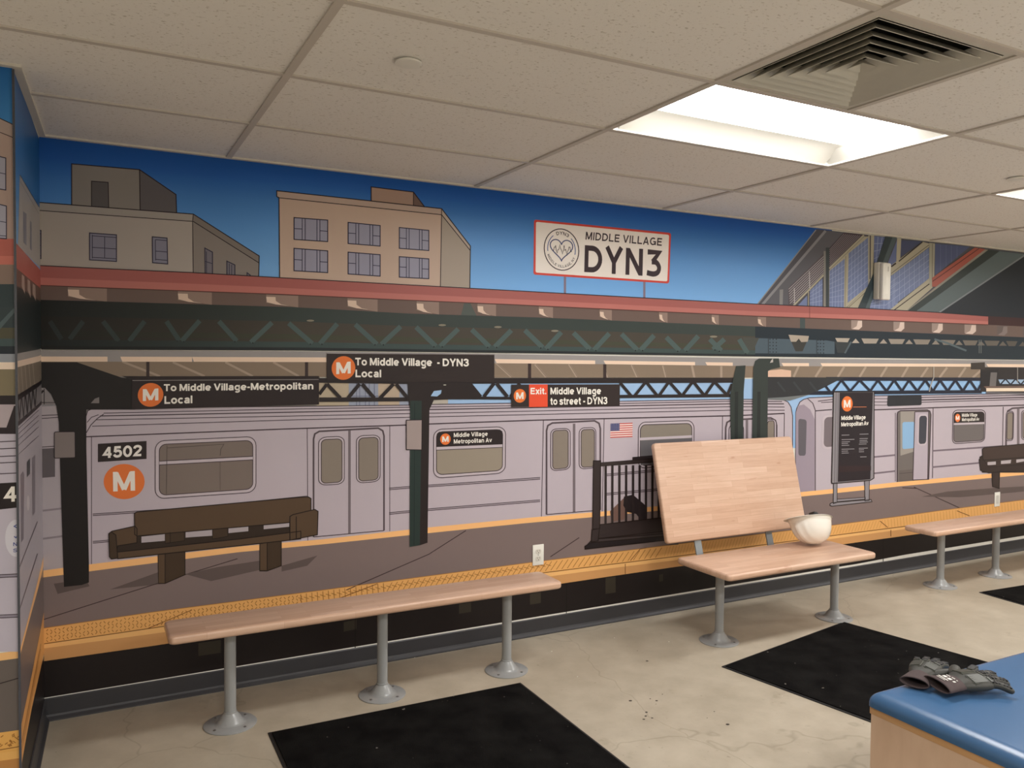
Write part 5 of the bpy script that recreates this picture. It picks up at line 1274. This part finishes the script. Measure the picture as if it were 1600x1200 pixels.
box('window_slot', .050, .056, -.0838, -.0815, .19, .225, simple('slot_grey', (170, 166, 158), .3), t, .001, 1)

# ------------------------------------------------------------------ padded bench with gloves
PXL, PYF, PZ = 2.222, -2.094, .467
t = empty('padded_bench', (3.1, -2.48, 0)); tag(t, 'low maple box bench with a blue vinyl padded top in the foreground', 'padded bench')
xr, yn = 4.0, -2.88
box('body', PXL+.006-3.1, xr-3.1, yn+2.48, PYF-.006+2.48, 0.0, PZ-.058, LAM, t, .0015, 1)
box('top_rail', PXL+.003-3.1, xr+.003-3.1, yn-.003+2.48, PYF-.003+2.48, PZ-.078, PZ-.052, simple('maple_edge_band', (206, 160, 112), .4), t, .002, 2)
def pillow_top(x0_, x1_, y0_, y1_, z0_, z1_, r):
    bm = bmesh.new(); nx, ny = 70, 36; g = {}
    for i in range(nx+1):
        for j in range(ny+1):
            def sp(t, L_):                       # finer rows near the rounded rim
                e_, m = r/L_, 9
                n_ = {70: 70, 36: 36}[70 if L_ > 1.2 else 36]
                if t <= m: return L_*e_*(1-math.cos(t/m*math.pi/2))
                if t >= n_-m: return L_-L_*e_*(1-math.cos((n_-t)/m*math.pi/2))
                return L_*(e_+(1-2*e_)*(t-m)/(n_-2*m))
            x = x0_+sp(i, x1_-x0_); y = y0_+sp(j, y1_-y0_)
            d = min(x-x0_, x1_-x, y-y0_, y1_-y)
            dx_, dy_ = max(0, r-min(x-x0_, x1_-x)), max(0, r-min(y-y0_, y1_-y)); hq = (dx_**5+dy_**5)**.2; rr_ = min(1, hq/r)
            k = math.sqrt(max(0, 1-rr_**2))
            if hq > r:                             # pull the corner in a little
                f_ = r/hq; x += (dx_-dx_*f_)*(1 if x-x0_ < r else -1); y += (dy_-dy_*f_)*(1 if y-y0_ < r else -1)
            z = z0_+.012+(z1_-z0_-.012)*k-.004*(math.exp(-((d-.05)/.03)**2)) * 0
            z += .003*min(1, d/.15)
            g[i, j] = bm.verts.new((x, y, z))
    for i in range(nx):
        for j in range(ny): bm.faces.new((g[i, j], g[i+1, j], g[i+1, j+1], g[i, j+1]))
    bnd = [e_ for e_ in bm.edges if e_.is_boundary]; r_ = bmesh.ops.extrude_edge_only(bm, edges=bnd)
    for v in r_['geom']:
        if isinstance(v, bmesh.types.BMVert): v.co.z = z0_
    bmesh.ops.recalc_face_normals(bm, faces=bm.faces[:])
    return bm
bm = pillow_top(PXL-3.1-.004, xr+.006-3.1, yn-.006+2.48, PYF+.004+2.48, PZ-.053, PZ-.003, .045)
# pull grid lines towards the edges for a round nose
bm_obj('cushion', bm, BLUEV, t, smooth=60)

def limb(name, mat, parent, joints, edges, radii, root=0, sub=2):
    me = bpy.data.meshes.new(name); me.from_pydata(joints, edges, [])
    o = link(name, me, parent, mat)
    sk = o.modifiers.new('Skin', 'SKIN'); sk.use_smooth_shade = True
    layer = me.skin_vertices[0] if me.skin_vertices else None
    if layer is None:
        bpy.context.view_layer.objects.active = o
        layer = me.skin_vertices[0]
    for v, r in zip(layer.data, radii): v.radius = (r if isinstance(r, tuple) else (r, r))
    layer.data[root].use_root = True
    s = o.modifiers.new('Subdivision', 'SUBSURF'); s.levels = sub; s.render_levels = sub
    return o
def glove(loc, rz, label, mirror=1, tilt=0, fan=1.0, thumb_up=0, sc=1.03, wide=1.0):
    """local +x = towards the fingertips; wrist at the origin"""
    t = empty('work_glove', loc, rz); tag(t, label, 'glove', 'pair of work gloves on the padded bench')
    t.rotation_euler = (tilt, 0, rz); t.scale = (sc*1.02, sc*wide, sc)
    m_ = mirror
    palm = [(0.0, 0, .021), (.035, .0, .023), (.075, 0, .026)]
    rp = [(.030, .017), (.040, .020), (.042, .019)]
    J, E, R_ = list(palm), [(0, 1), (1, 2)], list(rp)
    bm = bmesh.new(); rows = []
    for x, hw_, hh_, zc in ((-.012, .026, .013, .020), (-.004, .032, .017, .020), (.02, .040, .020, .023), (.05, .046, .0205, .024), (.075, .047, .019, .025), (.092, .044, .016, .025), (.102, .036, .009, .025)):
        rows.append([bm.verts.new((x, hw_*math.copysign(abs(math.cos(a*math.pi/12))**.75, math.cos(a*math.pi/12)), zc+hh_*math.copysign(abs(math.sin(a*math.pi/12))**.85, math.sin(a*math.pi/12)))) for a in range(24)])
    for a, b in zip(rows, rows[1:]):
        for k in range(24): bm.faces.new((a[k], a[(k+1) % 24], b[(k+1) % 24], b[k]))
    bm.faces.new(rows[0]); bm.faces.new(rows[-1]); bmesh.ops.recalc_face_normals(bm, faces=bm.faces[:])
    bm_obj('palm', bm, GLOVEM, t, smooth=60)
    fingers = [((.085, .032*m_), (.075+.075, (.032+.020*fan)*m_), .0115, .072), ((.092, .011*m_), (0, 0), .0118, .080), ((.090, -.011*m_), (0, 0), .0115, .076), ((.082, -.031*m_), (0, 0), .0105, .062)]
    for k, (b0, _, r, ln_) in enumerate(fingers):
        a = (.24, .06, -.10, -.30)[k]*m_*fan
        p0 = (b0[0]-.035, b0[1]*.85, .025); p1 = (b0[0], b0[1], .026)
        cur = [.0, .004, -.004, -.012]
        pts = [p0, p1]
        for s_, dz in ((.42, .003), (.74, -.004), (1.0, -.011)):
            pts.append((b0[0]+math.cos(a)*ln_*s_, b0[1]+math.sin(a)*ln_*s_, .026+dz))
        f = limb('finger', GLOVEM, t, pts, [(0, 1), (1, 2), (2, 3), (3, 4)], [r*1.1, r*1.15, r*1.12, r*1.1, r*.9])
        bm = bmesh.new()                       # rubber knuckle ribs on the back of the finger
        for s_ in (.12, .24, .36, .55, .68, .82):
            px_, py_ = b0[0]+math.cos(a)*ln_*s_, b0[1]+math.sin(a)*ln_*s_
            mt = Matrix.Translation((px_, py_, .026+r*1.16-.012*s_*s_)) @ Matrix.Rotation(a, 4, 'Z')
            r_ = bmesh.ops.create_cube(bm, size=1, matrix=mt @ Matrix.Diagonal((.0055, r*1.5, .0045, 1)))
            bmesh.ops.bevel(bm, geom=list({e for v in r_['verts'] for e in v.link_edges}), offset=.0012, segments=1, affect='EDGES')
        bm_obj('rubber_rib', bm, BLACKP, f)
    th = limb('thumb', GLOVEM, t, [(.02, .02*m_, .022), (.042, .045*m_, .022+thumb_up*.2), (.066, .066*m_, .022+thumb_up*.7), (.090, .076*m_, .019+thumb_up)], [(0, 1), (1, 2), (2, 3)], [.019, .0175, .016, .013])
    # padded shield on the back of the hand
    bm = bmesh.new()
    for (xm, ym, lx_, ly_, zt_, rx_) in ((.047, .021, .056, .036, .0385, -.30), (.047, -.021, .056, .036, .0385, .30), (.084, 0, .014, .030, .0392, 0), (.083, .029, .014, .026, .0375, -.30), (.083, -.029, .014, .026, .0375, .30)):
        r_ = bmesh.ops.create_cube(bm, size=1, matrix=Matrix.Translation((xm, ym, zt_)) @ Matrix.Rotation(rx_, 4, 'X') @ Matrix.Diagonal((lx_, ly_, .011, 1)))
        bmesh.ops.bevel(bm, geom=list({e for v in r_['verts'] for e in v.link_edges}), offset=.0035, segments=3, affect='EDGES')
    for k in range(4):
        r_ = bmesh.ops.create_cube(bm, size=1, matrix=Matrix.Translation((.047, -.012-.006*k, .0452-.0019*k)) @ Matrix.Rotation(.12*m_, 4, 'Z') @ Matrix.Diagonal((.042, .002, .003, 1)))
    bm_obj('knuckle_guard', bm, simple('grey_green_rubber', (58, 60, 52), .45), t, smooth=30)
    # knit cuff: flattened open tube
    bm = bmesh.new(); rings = []
    prof = [(.010, .031, .017), (-.01, .034, .018), (-.04, .038, .018), (-.068, .043, .017), (-.075, .044, .017), (-.074, .040, .0135), (-.04, .034, .013), (-.01, .028, .011)]
    for x, ry_, rz_ in prof:
        rings.append([bm.verts.new((x, ry_*math.cos(a*math.pi/12), .020+rz_*math.sin(a*math.pi/12)*(1 if math.sin(a*math.pi/12) > 0 else .95))) for a in range(24)])
    for a, b in zip(rings, rings[1:]):
        for k in range(24): bm.faces.new((a[k], a[(k+1) % 24], b[(k+1) % 24], b[k]))
    bmesh.ops.recalc_face_normals(bm, faces=bm.faces[:])
    cf = bm_obj('cuff', bm, KNIT, t, smooth='all')
    return t, cf
GZ = PZ+.0015
gA = on_z(1500, 1066, GZ+.02); gT = on_z(1572, 1066, GZ+.02)
g1, cf1 = glove((2.458, -2.236, GZ), math.radians(-14), 'dark rubber-backed work glove lying on top with white print on its cuff', mirror=1, fan=2.0, wide=1.25)
g2, cf2 = glove((2.425, -2.132, GZ), math.radians(22), 'dark work glove lying behind and partly under the other glove', mirror=-1, fan=.7, thumb_up=.004)
g1.location.z = GZ+.008; g1.rotation_euler = (math.radians(3), math.radians(1), math.radians(-13))
# white print on the front cuff
bm = bmesh.new()
for (x, y, a, b) in ((-.020, .012, .003, .012), (-.020, -.004, .003, .010), (-.020, -.016, .003, .004), (-.035, .010, .010, .010), (-.048, .012, .004, .014), (-.036, -.006, .010, .010), (-.050, -.005, .004, .016), (-.034, -.019, .008, .006), (-.058, .003, .002, .026)):
    z = .020+.0183*math.sqrt(max(0, 1-(y/.039)**2))+.0006
    r_ = bmesh.ops.create_cube(bm, size=1, matrix=Matrix.Translation((x, y, z)) @ Matrix.Diagonal((a, b, .0012, 1)))
bm_obj('printed_marks', bm, simple('white_cuff_print', (225, 222, 215), .7), cf1)

# ------------------------------------------------------------------ hard hat, upside down on the bench seat
HX, HY = 3.775, -.475
t = empty('hard_hat', (HX, HY, SH)); tag(t, 'white hard hat turned upside down on the bench with the backrest', 'hard hat')
t.rotation_euler = (math.radians(-22), math.radians(9), math.radians(4)); t.location = (HX-.012, HY-.030, SH+.017)
bm = bmesh.new(); rings = []
NA = 96
def hat_r(a, k):      # plan radii of the shell, long axis x
    return (.140*math.cos(a), .108*math.sin(a))
prof = [(0.0, .0), (.12, .0006), (.22, .002), (.32, .005), (.42, .009), (.52, .016), (.62, .024), (.71, .035), (.79, .048), (.86, .063), (.91, .080), (.945, .096), (.97, .112), (.985, .128), (.987, .1285), (1.005, .131), (1.008, .148)]
for k, z in prof:
    if k == 0: rings.append([bm.verts.new((0, 0, .0))]); continue
    ring_ = []
    for n_ in range(NA):
        a = 2*math.pi*n_/NA; x, y = hat_r(a, k)
        yk = y*k; g_ = 0
        if k < .96: g_ = .0055/(1+(abs(yk)/.013)**8)+.0035/(1+(abs(abs(yk)-.045)/.008)**8)
        sc_ = 1+g_/max(.03, math.hypot(x*k, yk))*min(1, k)
        ring_.append(bm.verts.new((x*k*sc_, yk*sc_, max(z-g_*(1-k)*.6, -.002))))
    rings.append(ring_)
# brim: gutter all round, bill at -x
for (off, z) in ((.006, .150), (.010, .147)):
    ring_ = []
    for n_ in range(NA):
        a = 2*math.pi*n_/NA; x, y = hat_r(a, 1); bill = max(0, -math.cos(a))**2.6*.050
        ring_.append(bm.verts.new((x+math.cos(a)*(off+bill), y+math.sin(a)*(off+bill*.3), z-bill*.22+.004*math.cos(a)*0)))
    rings.append(ring_)
ring_ = []
for n_ in range(NA):
    a = 2*math.pi*n_/NA; x, y = hat_r(a, 1); ring_.append(bm.verts.new((x*.975, y*.97, .150)))
rings.append(ring_)
for k, z in [(.94, .120), (.86, .090), (.72, .058), (.5, .034), (.2, .014)]:
    rings.append([bm.verts.new((.140*math.cos(2*math.pi*n_/NA)*k*.98, .108*math.sin(2*math.pi*n_/NA)*k*.98, z+.003)) for n_ in range(NA)])
rings.append([bm.verts.new((0, 0, .012))])
for a, b in zip(rings, rings[1:]):
    for k in range(NA):
        k2 = (k+1) % NA
        if len(a) == 1: bm.faces.new((a[0], b[k], b[k2]))
        elif len(b) == 1: bm.faces.new((a[k], a[k2], b[0]))
        else: bm.faces.new((a[k], a[k2], b[k2], b[k]))
bmesh.ops.recalc_face_normals(bm, faces=bm.faces[:])
bm_obj('shell', bm, HATM, t, smooth=50)
bm = bmesh.new(); rows = []
for n_ in range(NA):
    a = 2*math.pi*n_/NA
    rows.append([bm.verts.new((.118*math.cos(a), .086*math.sin(a), z)) for z in (.115, .150)]+[bm.verts.new((.114*math.cos(a), .082*math.sin(a), z)) for z in (.150, .115)])
for k in range(NA):
    for q_ in range(4): bm.faces.new((rows[k][q_], rows[(k+1) % NA][q_], rows[(k+1) % NA][(q_+1) % 4], rows[k][(q_+1) % 4]))
bmesh.ops.recalc_face_normals(bm, faces=bm.faces[:])
bm_obj('headband', bm, BLACKP, t, smooth=30)
bm = bmesh.new(); box_into(bm, .020, .085, -.030, .030, .130, .172, .008, 3); box_into(bm, .030, .072, -.020, .026, .165, .192, .010, 3)
bm_obj('ratchet_knob', bm, BLACKP, t, smooth=30)
bm = bmesh.new()
for a in (0, math.pi/2, math.pi/4, -math.pi/4):
    for s in (1, -1):
        pr = [(.11, .135), (.095, .085), (.06, .05), (.0, .035)]
        for p_, q_ in zip(pr, pr[1:]):
            d = Vector((math.cos(a), math.sin(a)*.75, 0)); nn = Vector((-math.sin(a), math.cos(a), 0))*.008
            v = [bm.verts.new(tuple(d*s*p_[0]+nn+Vector((0, 0, p_[1])))), bm.verts.new(tuple(d*s*p_[0]-nn+Vector((0, 0, p_[1])))), bm.verts.new(tuple(d*s*q_[0]-nn+Vector((0, 0, q_[1])))), bm.verts.new(tuple(d*s*q_[0]+nn+Vector((0, 0, q_[1]))))]
            bm.faces.new(v)
bm_obj('suspension_strap', bm, BLACKP, t)
